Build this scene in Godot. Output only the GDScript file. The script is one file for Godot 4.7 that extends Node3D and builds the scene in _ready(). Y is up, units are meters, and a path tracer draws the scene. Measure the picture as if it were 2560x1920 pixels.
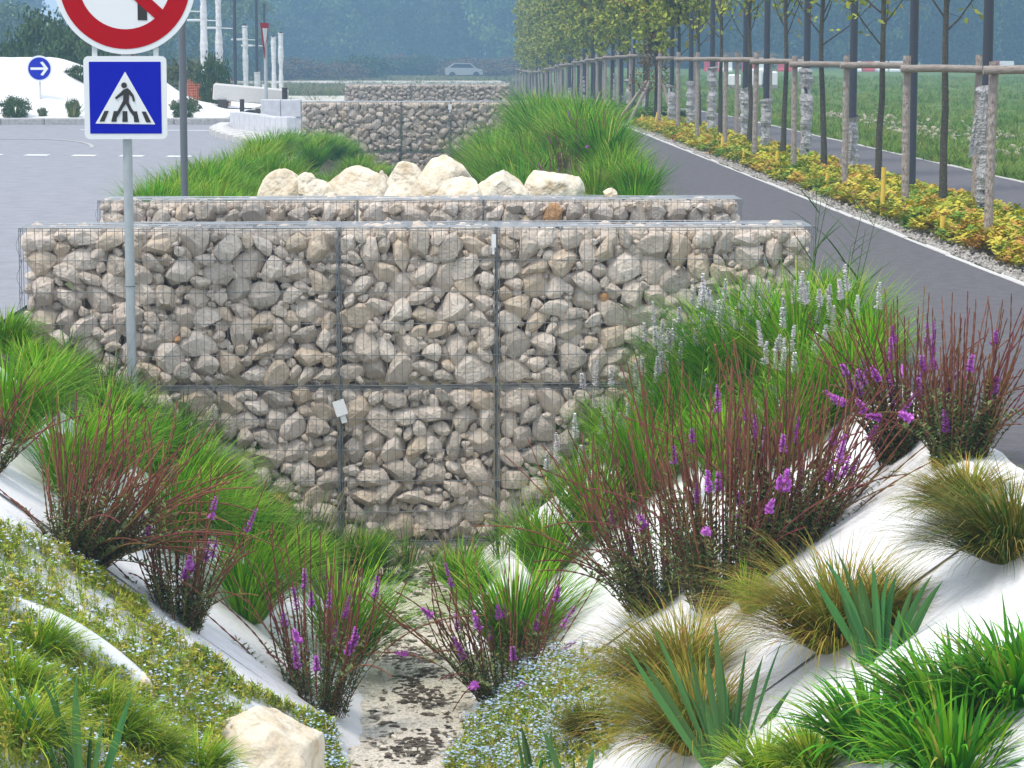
extends Node3D
# A planted drainage swale with stone gabion weirs between a road and a footpath, under a bright overcast sky.
# x runs to the right, y up; depth along the swale is -z ("d" below is the distance in metres from the camera).

var rng := RandomNumberGenerator.new()
var used := {}
var M := {}
var noise := FastNoiseLite.new()
var stone_meshes: Array = []
var stone_mats: Array = []

class MB:
	var v := PackedVector3Array()
	var n := PackedVector3Array()
	var c := PackedColorArray()
	func tri(a: Vector3, b: Vector3, e: Vector3, na: Vector3, nb: Vector3, ne: Vector3, col: Color) -> void:
		v.push_back(a); n.push_back(na)
		if (e - a).cross(b - a).dot(na + nb + ne) < 0.0:
			v.push_back(e); v.push_back(b); n.push_back(ne); n.push_back(nb)
		else:
			v.push_back(b); v.push_back(e); n.push_back(nb); n.push_back(ne)
		c.push_back(col); c.push_back(col); c.push_back(col)
	func flat(a: Vector3, b: Vector3, e: Vector3, col: Color, out: Vector3 = Vector3.ZERO) -> void:
		var m := (e - a).cross(b - a).normalized()
		if out != Vector3.ZERO and m.dot(out) < 0.0: m = -m
		tri(a, b, e, m, m, m, col)
	func quad(a: Vector3, b: Vector3, e: Vector3, f: Vector3, col: Color, out: Vector3 = Vector3.ZERO) -> void:
		flat(a, b, e, col, out); flat(a, e, f, col, out)
	func box(lo: Vector3, hi: Vector3, col: Color = Color.WHITE, xf: Transform3D = Transform3D.IDENTITY, cham: float = 0.0) -> void:
		var mid := (lo + hi) * 0.5
		var h := (hi - lo) * 0.5
		var k := minf(cham, minf(h.x, minf(h.y, h.z)) * 0.45)
		# faces
		for ax in 3:
			for s in [-1.0, 1.0]:
				var u := (ax + 1) % 3
				var w := (ax + 2) % 3
				var pts: Array = []
				for q in [[-1, -1], [1, -1], [1, 1], [-1, 1]]:
					var p := Vector3.ZERO
					p[ax] = h[ax] * s; p[u] = (h[u] - k) * q[0]; p[w] = (h[w] - k) * q[1]
					pts.append(xf * (mid + p))
				var o := Vector3.ZERO
				o[ax] = s
				quad(pts[0], pts[1], pts[2], pts[3], col, xf.basis * o)
		if k <= 0.0: return
		for ax in 3:
			var u := (ax + 1) % 3
			var w := (ax + 2) % 3
			for s in [-1.0, 1.0]:
				for t in [-1.0, 1.0]:
					var ps: Array = []
					for q in [[-1, 0], [1, 0], [1, 1], [-1, 1]]:
						var p := Vector3.ZERO
						p[ax] = (h[ax] - k) * q[0]
						p[u] = (h[u] - (k if q[1] == 1 else 0.0)) * s
						p[w] = (h[w] - (0.0 if q[1] == 1 else k)) * t
						ps.append(xf * (mid + p))
					var o := Vector3.ZERO
					o[u] = s; o[w] = t
					quad(ps[0], ps[1], ps[2], ps[3], col, xf.basis * o)
		for s in [-1.0, 1.0]:
			for t in [-1.0, 1.0]:
				for r in [-1.0, 1.0]:
					flat(xf * (mid + Vector3(h.x * s, (h.y - k) * t, (h.z - k) * r)), xf * (mid + Vector3((h.x - k) * s, h.y * t, (h.z - k) * r)), xf * (mid + Vector3((h.x - k) * s, (h.y - k) * t, h.z * r)), col, xf.basis * Vector3(s, t, r))
	func tube(path: PackedVector3Array, radii: PackedFloat32Array, sides: int, col: Color, caps: bool = true) -> void:
		var prev: Array = []
		var pn: Array = []
		var ref := Vector3(0.31, 0.17, 0.93).normalized()
		for i in path.size():
			var t: Vector3
			if i == 0: t = path[1] - path[0]
			elif i == path.size() - 1: t = path[i] - path[i - 1]
			else: t = path[i + 1] - path[i - 1]
			t = t.normalized()
			var a := t.cross(ref).normalized()
			var b := t.cross(a).normalized()
			var ring: Array = []
			var rn: Array = []
			for k in sides:
				var an := TAU * k / sides
				var d := a * cos(an) + b * sin(an)
				ring.append(path[i] + d * radii[i]); rn.append(d)
			if i > 0:
				for k in sides:
					var k2 := (k + 1) % sides
					tri(prev[k], prev[k2], ring[k2], pn[k], pn[k2], rn[k2], col)
					tri(prev[k], ring[k2], ring[k], pn[k], rn[k2], rn[k], col)
			if caps and (i == 0 or i == path.size() - 1):
				var o := -t if i == 0 else t
				for k in range(1, sides - 1):
					tri(ring[0], ring[k], ring[k + 1], o, o, o, col)
			prev = ring; pn = rn
	# a leaf blade: a folded strip that narrows to its tip
	func blade(base: Vector3, az: float, lean: float, bend: float, length: float, width: float, segs: int, col: Color, twist: float = 0.0) -> void:
		var p := base
		var d := Vector3(cos(az), 0, sin(az))
		var side := Vector3(-sin(az), 0, cos(az))
		var ang := lean
		var step := length / segs
		var l0 := p - side * width * 0.35
		var r0 := p + side * width * 0.35
		var n0 := (d * -cos(ang) + Vector3.UP * sin(ang)).normalized()
		for i in segs:
			var f := float(i + 1) / segs
			ang = lean + bend * f * f
			p += (d * sin(ang) + Vector3.UP * cos(ang)) * step
			var sd := side.rotated(Vector3.UP, twist * f)
			var w := width * 0.5 * (1.0 if f < 0.45 else 1.0 - pow((f - 0.45) / 0.55, 1.4))
			var n1 := (d * -cos(ang) + Vector3.UP * sin(ang)).normalized()
			if i == segs - 1:
				tri(l0, r0, p, n0, n0, n1, col)
			else:
				var l1 := p - sd * w
				var r1 := p + sd * w
				tri(l0, r0, r1, n0, n0, n1, col)
				tri(l0, r1, l1, n0, n1, n1, col)
				l0 = l1; r0 = r1; n0 = n1
	func leaf(p: Vector3, d: Vector3, up: Vector3, length: float, width: float, col: Color) -> void:
		var s := d.cross(up).normalized() * width * 0.5
		var m := p + d * length * 0.5 + up * length * 0.06
		var t := p + d * length
		var nn := s.cross(d).normalized()
		tri(p, m - s, t, nn, nn, nn, col)
		tri(p, t, m + s, nn, nn, nn, col)
	func mesh() -> ArrayMesh:
		var a: Array = []
		a.resize(Mesh.ARRAY_MAX)
		a[Mesh.ARRAY_VERTEX] = v; a[Mesh.ARRAY_NORMAL] = n; a[Mesh.ARRAY_COLOR] = c
		var m := ArrayMesh.new()
		m.add_surface_from_arrays(Mesh.PRIMITIVE_TRIANGLES, a)
		return m

# ---------------------------------------------------------------- naming
func numbered(called: String) -> String:
	var k: int = used.get(called, 0)
	used[called] = k + 1
	return called if k == 0 else "%s_%03d" % [called, k]

func tag(o: Node3D, label: String, category: String, group: String = "") -> Node3D:
	o.set_meta("label", label); o.set_meta("category", category)
	if group != "": o.set_meta("group", group)
	return o

func thing(called: String, label: String, category: String, at: Vector3, turn: float = 0.0, group: String = "") -> Node3D:
	var o := Node3D.new()
	o.name = numbered(called)
	add_child(o)
	o.position = at; o.rotation.y = turn
	tag(o, label, category, group)
	return o

func part(called: String, mesh: Mesh, mat: Material, parent: Node3D, at: Vector3 = Vector3.ZERO) -> MeshInstance3D:
	var o := MeshInstance3D.new()
	o.mesh = mesh; o.material_override = mat
	o.name = called if parent != self else numbered(called)
	parent.add_child(o, true)
	o.position = at
	return o

func struct(called: String, mesh: Mesh, mat: Material) -> MeshInstance3D:
	var o := part(called, mesh, mat, self)
	o.set_meta("kind", "structure")
	return o

func copy(o: Node3D, at: Vector3, turn: float, label: String, group: String = "") -> Node3D:
	var stem := String(o.name)
	var rx := RegEx.create_from_string("_[0-9]{3}$")
	stem = rx.sub(stem, "")
	var r: Node3D = o.duplicate()
	r.name = numbered(stem)
	add_child(r)
	r.position = at; r.rotation.y = turn
	r.set_meta("label", label)
	if group != "": r.set_meta("group", group)
	return r

func multi(called: String, mesh: Mesh, mat: Material, xf: Array, cols: Array, label: String, category: String, parent: Node3D = null) -> MultiMeshInstance3D:
	var mm := MultiMesh.new()
	mm.transform_format = MultiMesh.TRANSFORM_3D
	mm.use_colors = cols.size() > 0
	mm.mesh = mesh
	mm.instance_count = xf.size()
	for i in xf.size():
		mm.set_instance_transform(i, xf[i])
		if cols.size() > 0: mm.set_instance_color(i, cols[i])
	var o := MultiMeshInstance3D.new()
	o.multimesh = mm; o.material_override = mat
	if parent == null:
		o.name = numbered(called)
		add_child(o)
		tag(o, label, category)
	else:
		o.name = called
		parent.add_child(o, true)
	o.set_meta("kind", "stuff")
	return o

# ---------------------------------------------------------------- terrain
func P(x: float, y: float, d: float) -> Vector3:
	return Vector3(x, y, -d)

func sm(a: float, b: float, x: float) -> float:
	var t := clampf((x - a) / (b - a), 0.0, 1.0)
	return t * t * (3.0 - 2.0 * t)

func base_level(x: float, d: float) -> float:
	var dip := sm(64.0, 140.0, d) * -1.0
	return dip * (1.0 - sm(6.3, 12.0, x))

func swale_depth(d: float) -> float:
	if d < 4.5 or d > 118.0: return 0.0
	if d < 6.5: return 1.6 * sm(4.5, 6.5, d)
	if d < 18.0: return 1.6
	if d < 21.0: return lerpf(1.6, 0.75, sm(18.0, 21.0, d))
	if d < 28.0: return lerpf(0.75, 1.15, sm(23.5, 28.0, d))
	if d < 54.0: return 1.15
	return 1.15 * (1.0 - sm(80.0, 118.0, d))

func gh(x: float, d: float) -> float:
	var t := absf(x + 0.09)
	var pr := 1.0 - clampf((t - 0.18) / 2.15, 0.0, 1.0)
	if pr > 0.94: pr = 0.94 + (pr - 0.94) * 0.5
	if pr < 0.05: pr = pr * pr / 0.1 + pr * 0.5
	return base_level(x, d) - swale_depth(d) * pr

# white sheeted island across the road
func island(x: float, d: float) -> float:
	var e := sm(61.5, 64.5, d) * (1.0 - sm(70.0, 80.0, d))
	var a := sm(-7.0, -10.2, x) * 1.25 + 0.16 * sm(-5.4, -6.2, x)
	var hump := 0.75 * exp(-pow((x + 7.6) / 0.8, 2.0)) * sm(66.0, 68.5, d)
	return (a * sm(61.5, 66.0, d) + hump) * e + 0.13

func tex(freq: float, c0: Color, c1: Color, seed_: int, size: int = 512, octs: int = 4, kind: int = FastNoiseLite.TYPE_SIMPLEX_SMOOTH, mid: Color = Color(0, 0, 0, 0)) -> NoiseTexture2D:
	var nz := FastNoiseLite.new()
	nz.noise_type = kind; nz.frequency = freq; nz.seed = seed_; nz.fractal_octaves = octs
	var g := Gradient.new()
	g.set_color(0, c0); g.set_color(1, c1)
	if mid.a > 0.0: g.add_point(0.5, mid)
	var t := NoiseTexture2D.new()
	t.width = size; t.height = size; t.seamless = true; t.noise = nz; t.color_ramp = g
	return t

func bump(freq: float, seed_: int, size: int = 512, strength: float = 6.0, octs: int = 4) -> NoiseTexture2D:
	var nz := FastNoiseLite.new()
	nz.frequency = freq; nz.seed = seed_; nz.fractal_octaves = octs
	var t := NoiseTexture2D.new()
	t.width = size; t.height = size; t.seamless = true; t.noise = nz; t.as_normal_map = true; t.bump_strength = strength
	return t

func lin(r: float, g: float, b: float) -> Color:
	return Color(r, g, b).linear_to_srgb()

func mat(col: Color, rough: float = 0.8, metal: float = 0.0) -> StandardMaterial3D:
	var m := StandardMaterial3D.new()
	m.albedo_color = col; m.roughness = rough; m.metallic = metal
	return m

func tmat(t: Texture2D, scale_: float, rough: float, nrm: Texture2D = null, world: bool = true, nscale: float = 1.0) -> StandardMaterial3D:
	var m := StandardMaterial3D.new()
	m.albedo_texture = t; m.roughness = rough
	m.uv1_triplanar = true; m.uv1_world_triplanar = world
	m.uv1_scale = Vector3.ONE * scale_
	if nrm:
		m.normal_enabled = true; m.normal_texture = nrm; m.normal_scale = nscale
	return m

func vmat(rough: float, back: Color = Color.BLACK) -> StandardMaterial3D:
	var m := StandardMaterial3D.new()
	m.vertex_color_use_as_albedo = true; m.roughness = rough
	m.cull_mode = BaseMaterial3D.CULL_DISABLED
	m.metallic_specular = 0.22
	if back != Color.BLACK:
		m.backlight_enabled = true; m.backlight = back
	return m

func make_materials() -> void:
	M.soil = tmat(tex(0.02, lin(0.10, 0.085, 0.055), lin(0.2, 0.175, 0.12), 3, 512, 5), 0.6, 0.95, bump(0.03, 5), true, 0.8)
	M.ground = vmat(0.95)
	M.ground.albedo_texture = tex(0.03, lin(0.55, 0.55, 0.55), lin(1.0, 1.0, 1.0), 9, 512, 5)
	M.ground.uv1_triplanar = true; M.ground.uv1_world_triplanar = true; M.ground.uv1_scale = Vector3.ONE * 0.35
	M.road = tmat(tex(0.012, lin(0.19, 0.19, 0.215), lin(0.255, 0.255, 0.285), 11, 1024, 6), 0.22, 0.62, bump(0.15, 4, 512, 3.0), true, 0.25)
	M.path = tmat(tex(0.02, lin(0.068, 0.062, 0.068), lin(0.105, 0.097, 0.105), 12, 1024, 6), 0.3, 0.78, bump(0.2, 6, 512, 4.0), true, 0.35)
	M.paint = tmat(tex(0.05, lin(0.45, 0.45, 0.46), lin(0.82, 0.82, 0.82), 13, 256, 5), 2.0, 0.6)
	M.kerb = tmat(tex(0.03, lin(0.33, 0.33, 0.33), lin(0.5, 0.5, 0.5), 14, 256, 5), 1.3, 0.85, bump(0.1, 8, 256))
	M.edging = tmat(tex(0.04, lin(0.42, 0.41, 0.39), lin(0.68, 0.67, 0.65), 15, 256, 5), 2.5, 0.9)
	M.block = tmat(tex(0.02, lin(0.47, 0.48, 0.52), lin(0.62, 0.63, 0.67), 16, 256, 4), 1.0, 0.8)
	M.fabric = tmat(tex(0.03, lin(0.70, 0.695, 0.71), lin(0.83, 0.83, 0.84), 17, 512, 5), 1.2, 0.9, bump(0.05, 18, 512, 5.0), true, 0.35)
	M.silt = tmat(tex(0.035, lin(0.3, 0.27, 0.22), lin(0.76, 0.71, 0.62), 19, 512, 5, FastNoiseLite.TYPE_SIMPLEX_SMOOTH, lin(0.66, 0.61, 0.52)), 1.6, 0.95, bump(0.06, 20, 512, 10.0))
	M.wire = mat(lin(0.19, 0.21, 0.22), 0.55, 0.2)
	M.lid_wire = mat(lin(0.42, 0.46, 0.50), 0.5, 0.2)
	M.steel = tmat(tex(0.02, lin(0.36, 0.4, 0.42), lin(0.45, 0.49, 0.5), 21, 256, 4), 2.0, 0.45)
	M.steel.metallic = 0.3
	M.dark_steel = mat(lin(0.035, 0.04, 0.055), 0.5)
	M.grey_steel = mat(lin(0.12, 0.135, 0.155), 0.5)
	M.wood = tmat(tex(0.02, lin(0.24, 0.20, 0.175), lin(0.44, 0.385, 0.345), 22, 512, 5), 1.0, 0.9, bump(0.05, 23, 256, 8.0))
	M.wood.uv1_scale = Vector3(6.0, 0.8, 6.0)
	M.rail = tmat(tex(0.02, lin(0.24, 0.20, 0.175), lin(0.44, 0.385, 0.345), 22, 512, 5), 1.0, 0.9, bump(0.05, 23, 256, 8.0))
	M.rail.uv1_scale = Vector3(0.8, 6.0, 6.0)
	M.bark = tmat(tex(0.03, lin(0.05, 0.045, 0.035), lin(0.135, 0.13, 0.10), 24, 256, 5), 3.0, 0.95, bump(0.06, 25, 256, 10.0))
	M.wrap = tmat(tex(0.03, lin(0.16, 0.16, 0.17), lin(0.66, 0.65, 0.65), 26, 256, 5), 2.4, 0.55, bump(0.06, 27, 256, 12.0), false, 1.2)
	M.pale_wrap = tmat(tex(0.02, lin(0.5, 0.51, 0.52), lin(0.76, 0.76, 0.75), 26, 256, 5), 1.2, 0.6, bump(0.06, 27, 256, 6.0), false, 0.6)
	M.white = mat(lin(0.78, 0.78, 0.78), 0.5)
	M.white_plastic = mat(lin(0.72, 0.74, 0.75), 0.35)
	M.sign_white = mat(lin(0.74, 0.77, 0.79), 0.4)
	M.sign_blue = mat(lin(0.004, 0.010, 0.40), 0.55)
	M.sign_blue.metallic_specular = 0.2
	M.sign_red = mat(lin(0.40, 0.002, 0.008), 0.55)
	M.sign_red.metallic_specular = 0.2
	M.sign_black = mat(lin(0.02, 0.018, 0.018), 0.5)
	M.sign_grey = mat(lin(0.6, 0.63, 0.64), 0.5)
	M.red_plastic = mat(lin(0.5, 0.03, 0.03), 0.4)
	M.yellow = mat(lin(0.72, 0.5, 0.06), 0.5)
	M.orange_net = mat(lin(0.62, 0.16, 0.08), 0.6)
	M.black_wood = tmat(tex(0.05, lin(0.03, 0.026, 0.024), lin(0.07, 0.06, 0.055), 28, 256, 4), 3.0, 0.9)
	M.glass = mat(lin(0.03, 0.035, 0.04), 0.1)
	M.tyre = mat(lin(0.02, 0.02, 0.02), 0.8)
	M.car = mat(lin(0.38, 0.40, 0.41), 0.3, 0.2)
	M.gravel = tmat(tex(0.08, lin(0.2, 0.185, 0.165), lin(0.48, 0.46, 0.43), 29, 512, 5), 1.0, 0.95, bump(0.12, 30, 512, 8.0))
	M.sand = tmat(tex(0.03, lin(0.42, 0.39, 0.33), lin(0.62, 0.59, 0.52), 31, 512, 5), 0.2, 0.95)
	M.boulder = tmat(tex(0.012, lin(0.50, 0.36, 0.20), lin(0.80, 0.74, 0.62), 32, 512, 6, FastNoiseLite.TYPE_SIMPLEX_SMOOTH, lin(0.72, 0.64, 0.51)), 0.9, 0.9, bump(0.03, 33, 512, 9.0, 6), true, 1.0)
	M.leaf = vmat(0.55, Color(0.55, 0.6, 0.25))
	M.fine = vmat(0.6, Color(0.45, 0.5, 0.2))
	M.iris = vmat(0.45, Color(0.3, 0.35, 0.2))
	M.stem = vmat(0.8)
	M.petal = vmat(0.6, Color(0.5, 0.35, 0.5))
	M.far_leaf = vmat(0.7, Color(0.3, 0.35, 0.15))
	M.plain = vmat(0.85)
	# limestone tints of the gabion fill
	var tints := [[0.60, 0.52, 0.45], [0.64, 0.56, 0.49], [0.55, 0.48, 0.41], [0.68, 0.605, 0.535], [0.60, 0.50, 0.395], [0.48, 0.425, 0.37]]
	var i := 0
	for t in tints:
		var a: Array = t
		var m := tmat(tex(0.02, lin(a[0] * 0.78, a[1] * 0.76, a[2] * 0.72), lin(a[0] * 1.1, a[1] * 1.1, a[2] * 1.1), 40 + i, 256, 5), 3.0, 0.92, bump(0.05, 50, 256, 8.0, 5), true, 0.7)
		stone_mats.append(m)
		i += 1
	M.rust_stone = tmat(tex(0.03, lin(0.42, 0.20, 0.08), lin(0.55, 0.36, 0.2), 47, 256, 5), 3.0, 0.92, bump(0.05, 50, 256, 8.0, 5))
	M.pale_stone = mat(lin(0.6, 0.6, 0.62), 0.8)

# ---------------------------------------------------------------- stones
func ico(level: int) -> Array:
	var t := (1.0 + sqrt(5.0)) / 2.0
	var vs: Array = []
	for p in [Vector3(-1, t, 0), Vector3(1, t, 0), Vector3(-1, -t, 0), Vector3(1, -t, 0), Vector3(0, -1, t), Vector3(0, 1, t), Vector3(0, -1, -t), Vector3(0, 1, -t), Vector3(t, 0, -1), Vector3(t, 0, 1), Vector3(-t, 0, -1), Vector3(-t, 0, 1)]:
		vs.append(p.normalized())
	var fs: Array = [[0, 11, 5], [0, 5, 1], [0, 1, 7], [0, 7, 10], [0, 10, 11], [1, 5, 9], [5, 11, 4], [11, 10, 2], [10, 7, 6], [7, 1, 8], [3, 9, 4], [3, 4, 2], [3, 2, 6], [3, 6, 8], [3, 8, 9], [4, 9, 5], [2, 4, 11], [6, 2, 10], [8, 6, 7], [9, 8, 1]]
	for k in level:
		var mids := {}
		var nf: Array = []
		for f in fs:
			var e: Array = []
			for j in 3:
				var a: int = f[j]
				var b: int = f[(j + 1) % 3]
				var key := mini(a, b) * 100000 + maxi(a, b)
				if not mids.has(key):
					mids[key] = vs.size()
					vs.append(((vs[a] + vs[b]) * 0.5).normalized())
				e.append(mids[key])
			nf.append([f[0], e[0], e[2]]); nf.append([f[1], e[1], e[0]]); nf.append([f[2], e[2], e[1]]); nf.append([e[0], e[1], e[2]])
		fs = nf
	return [vs, fs]

func rdir() -> Vector3:
	var z := rng.randf_range(-1, 1)
	var a := rng.randf() * TAU
	var r := sqrt(1.0 - z * z)
	return Vector3(r * cos(a), z, r * sin(a))

# a broken stone: a ball cut by planes; rough > 0 adds uneven relief, smooth rounds the shading
func rock(level: int, cuts: int, near: float, far: float, rough: float, smooth: bool) -> ArrayMesh:
	var g := ico(level)
	var vs: Array = g[0]
	var planes: Array = []
	for i in cuts:
		planes.append([rdir(), rng.randf_range(near, far)])
	var off := rdir() * 50.0
	var pts: Array = []
	for p in vs:
		var q: Vector3 = p
		for rep in 2:
			for pl in planes:
				var over: float = q.dot(pl[0]) - pl[1]
				if over > 0.0: q -= pl[0] * over * 0.93
		if rough > 0.0:
			q += p * rough * (noise.get_noise_3dv(q * 55.0 + off) + 0.5 * noise.get_noise_3dv(q * 140.0 + off))
		pts.append(q)
	var mb := MB.new()
	var ns: Array = []
	if smooth:
		for p in pts: ns.append(Vector3.ZERO)
		for f in g[1]:
			var a: Vector3 = pts[f[0]]
			var m: Vector3 = (pts[f[2]] - a).cross(pts[f[1]] - a)
			if m.dot(a) < 0: m = -m
			for j in 3: ns[f[j]] += m
	for f in g[1]:
		if smooth:
			mb.tri(pts[f[0]], pts[f[1]], pts[f[2]], ns[f[0]].normalized(), ns[f[1]].normalized(), ns[f[2]].normalized(), Color.WHITE)
		else:
			mb.flat(pts[f[0]], pts[f[1]], pts[f[2]], Color.WHITE, pts[f[0]] + pts[f[1]] + pts[f[2]])
	return mb.mesh()

func merge(mb: MB, mesh: ArrayMesh, xf: Transform3D, col: Color) -> void:
	var a := mesh.surface_get_arrays(0)
	var vs: PackedVector3Array = a[Mesh.ARRAY_VERTEX]
	var ns: PackedVector3Array = a[Mesh.ARRAY_NORMAL]
	var nb := xf.basis.inverse().transposed()
	for i in vs.size():
		mb.v.push_back(xf * vs[i]); mb.n.push_back((nb * ns[i]).normalized()); mb.c.push_back(col)

# ---------------------------------------------------------------- gabions
func wire(mb: MB, a: Vector3, b: Vector3, r: float, wob: float = 0.0) -> void:
	var p := PackedVector3Array()
	var rr := PackedFloat32Array()
	var k := 2 if wob == 0.0 else 6
	for i in k:
		var f := float(i) / (k - 1)
		var q := a.lerp(b, f)
		if wob > 0.0 and i > 0 and i < k - 1:
			q += Vector3(rng.randf_range(-wob, wob), rng.randf_range(-wob, wob), rng.randf_range(-wob, wob))
		p.push_back(q); rr.push_back(r)
	mb.tube(p, rr, 4, Color.WHITE, false)

# layout of the stones seen in one cage face: [u, v, half length, half height, angle]
func pack(w: float, h: float, small: float) -> Array:
	var cell := 0.01
	var gw := int(w / cell) + 1
	var ghh := int(h / cell) + 1
	var occ := PackedByteArray()
	occ.resize(gw * ghh)
	var out: Array = []
	for ph in [[0.09, 200, 0.1], [0.075, 420, 0.1], [0.06, 800, 0.1], [0.042, 1400, 0.12], [0.03, 1800, 0.16], [0.021, 1500, 0.2]]:
		var r0: float = ph[0]
		if r0 < small: continue
		for k in int(ph[1] * w * h):
			var a := r0 * rng.randf_range(0.88, 1.2)
			var b := a * rng.randf_range(0.58, 0.95)
			var x := rng.randf_range(a * 0.62, w - a * 0.62)
			var y := rng.randf_range(b * 0.8, h - b * 0.8)
			var an := rng.randf_range(-0.9, 0.9)
			if rng.randf() < 0.25: an = rng.randf_range(0.9, 2.2)
			var ca := cos(an)
			var sa := sin(an)
			var i0 := maxi(0, int((x - a) / cell))
			var i1 := mini(gw - 1, int((x + a) / cell))
			var j0 := maxi(0, int((y - a) / cell))
			var j1 := mini(ghh - 1, int((y + a) / cell))
			var tot := 0
			var hit := 0
			var cells := PackedInt32Array()
			var limit: float = ph[2] * PI * a * b / (cell * cell)
			var ok := true
			for j in range(j0, j1 + 1):
				for i in range(i0, i1 + 1):
					var dx := i * cell - x
					var dy := j * cell - y
					var u := (dx * ca + dy * sa) / a
					var w2 := (-dx * sa + dy * ca) / b
					if u * u + w2 * w2 < 1.0:
						tot += 1
						if occ[j * gw + i] == 1:
							hit += 1
						cells.push_back(j * gw + i)
				if hit > limit:
					ok = false
					break
			if ok and tot > 0:
				for q in cells: occ[q] = 1
				out.append([x, y, a, b, an])
	return out

# one wire basket filled with stone; x0..x1 wide, y0..y1 high, front face at depth d, 0.5 m thick
func basket(label: String, x0: float, x1: float, y0: float, y1: float, d: float, opts: Dictionary) -> Node3D:
	var t := thing("gabion_basket", label, "gabion", P((x0 + x1) * 0.5, y0, d), 0.0, opts.get("group", ""))
	var w := x1 - x0
	var h := y1 - y0
	var th := 0.5
	var r: float = opts.get("wire", 0.0019)
	var hx := w * 0.5
	# wire panels, local: x -hx..hx, y 0..h, z 0..-th
	var f := MB.new()
	var nv := int(round(w / 0.05))
	for i in nv + 1:
		var x := -hx + w * i / nv
		wire(f, Vector3(x, 0, 0), Vector3(x, h, 0), r * 0.95, 0.0035)
	var nh := int(round(h / 0.2))
	for j in nh + 1:
		var y := h * j / nh
		wire(f, Vector3(-hx, y, 0.004), Vector3(hx, y, 0.004), r * 1.25, 0.0035)
		if j == 0 or j == nh:
			wire(f, Vector3(-hx, y - 0.012 * (1 if j > 0 else -1), 0.006), Vector3(hx, y - 0.012 * (1 if j > 0 else -1), 0.006), r * 1.3, 0.005)
	part("front_mesh", f.mesh(), M.wire, t)
	var l := MB.new()
	if opts.get("lid", true):
		for i in nv / 2 + 1:
			var x := -hx + w * i * 2.0 / nv
			wire(l, Vector3(x, h + 0.004, 0), Vector3(x, h + 0.004, -th), r)
		for j in 6:
			var zz := -th * j / 5.0
			wire(l, Vector3(-hx, h + 0.008, zz), Vector3(hx, h + 0.008, zz), r * 1.5, 0.004)
		part("lid_mesh", l.mesh(), M.lid_wire, t)
	for s in [-1.0, 1.0]:
		var e := MB.new()
		for j in nh + 1:
			var y := h * j / nh
			wire(e, Vector3(hx * s, y, 0), Vector3(hx * s, y, -th), r)
		for k in [0, 3, 6, 9]:
			wire(e, Vector3(hx * s, 0, -th * k / 9.0), Vector3(hx * s, h, -th * k / 9.0), r)
		wire(e, Vector3((hx - 0.012) * s, 0, 0.004), Vector3((hx - 0.012) * s, h, 0.004), r * 1.2)
		part("end_mesh", e.mesh(), M.wire, t)
		if opts.get("spiral", true):
			var sp := MB.new()
			var pp := PackedVector3Array()
			var rr := PackedFloat32Array()
			var turns := int(h / 0.2) * 8
			for k in turns + 1:
				var a := TAU * k / 8.0
				pp.push_back(Vector3(hx * s + 0.017 * cos(a), h * k / turns, 0.004 + 0.012 * sin(a)))
				rr.push_back(r * 0.75)
			sp.tube(pp, rr, 4, Color.WHITE, false)
			part("binding_wire", sp.mesh(), M.wire, t)
	# stones
	var inset := 0.022
	var list := pack(w - 2 * inset, h - 2 * inset, opts.get("small", 0.02))
	var floor_y: float = opts.get("floor", -99.0)
	var most: int = opts.get("most", 290)
	var joined := MB.new()
	var jc := Color.WHITE
	var n := 0
	var visible: Array = []
	for s in list:
		var x: float = s[0] + inset - hx
		var y: float = s[1] + inset
		var wx := (x0 + x1) * 0.5 + x
		var g := gh(wx, d - 0.05)
		if y + y0 < g - 0.1: continue
		if y + y0 < floor_y: continue
		visible.append(s)
	for s in visible:
		var x: float = s[0] + inset - hx
		var y: float = s[1] + inset
		var a: float = s[2]
		var b: float = s[3]
		var cz := (a + b) * 0.5 * rng.randf_range(0.75, 1.0)
		var depth := cz * 0.92 + 0.006 + (0.028 * rng.randf() if a > 0.04 else 0.015 + 0.05 * rng.randf())
		var bs := Basis(Vector3(0, 0, 1), s[4]) * Basis(Vector3(0, 1, 0), rng.randf_range(-0.35, 0.35)) * Basis(Vector3(1, 0, 0), rng.randf_range(-0.35, 0.35)) * Basis.from_scale(Vector3(a * 1.3, b * 1.3, cz * 1.2))
		var xf := Transform3D(bs, Vector3(x, y, -depth))
		var mi := rng.randi() % stone_meshes.size()
		var m: Material = stone_mats[rng.randi() % stone_mats.size()]
		if rng.randf() < 0.006: m = M.rust_stone
		if n < most:
			var o := MeshInstance3D.new()
			o.mesh = stone_meshes[mi]; o.material_override = m
			o.name = "stone"
			t.add_child(o, true)
			o.transform = xf
			n += 1
		else:
			merge(joined, stone_meshes[mi], xf, jc)
	# the fill behind: larger stones in rows, and the top layer
	var step := 0.125
	for layer in 3:
		var zc := -0.125 - 0.125 * layer
		for j in int(h / step) + 1:
			for i in int(w / step):
				var x := -hx + (i + 0.5 + rng.randf_range(-0.3, 0.3)) * w / int(w / step)
				var y := minf((j + 0.5 + rng.randf_range(-0.3, 0.3)) * step, h - 0.06)
				if y < 0.05: continue
				if y + y0 < gh((x0 + x1) * 0.5 + x, d) - 0.2: continue
				var q := rng.randf_range(0.07, 0.098)
				x = clampf(x, -hx + 0.075, hx - 0.075)
				merge(joined, stone_meshes[rng.randi() % stone_meshes.size()], Transform3D(Basis(rdir(), rng.randf() * TAU) * Basis.from_scale(Vector3(q, q * 0.75, q * 0.8)), Vector3(x, y, zc)), jc)
	if joined.v.size() > 0:
		var o := part("inner_stones", joined.mesh(), stone_mats[0], t)
		o.set_meta("kind", "stuff")
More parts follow.
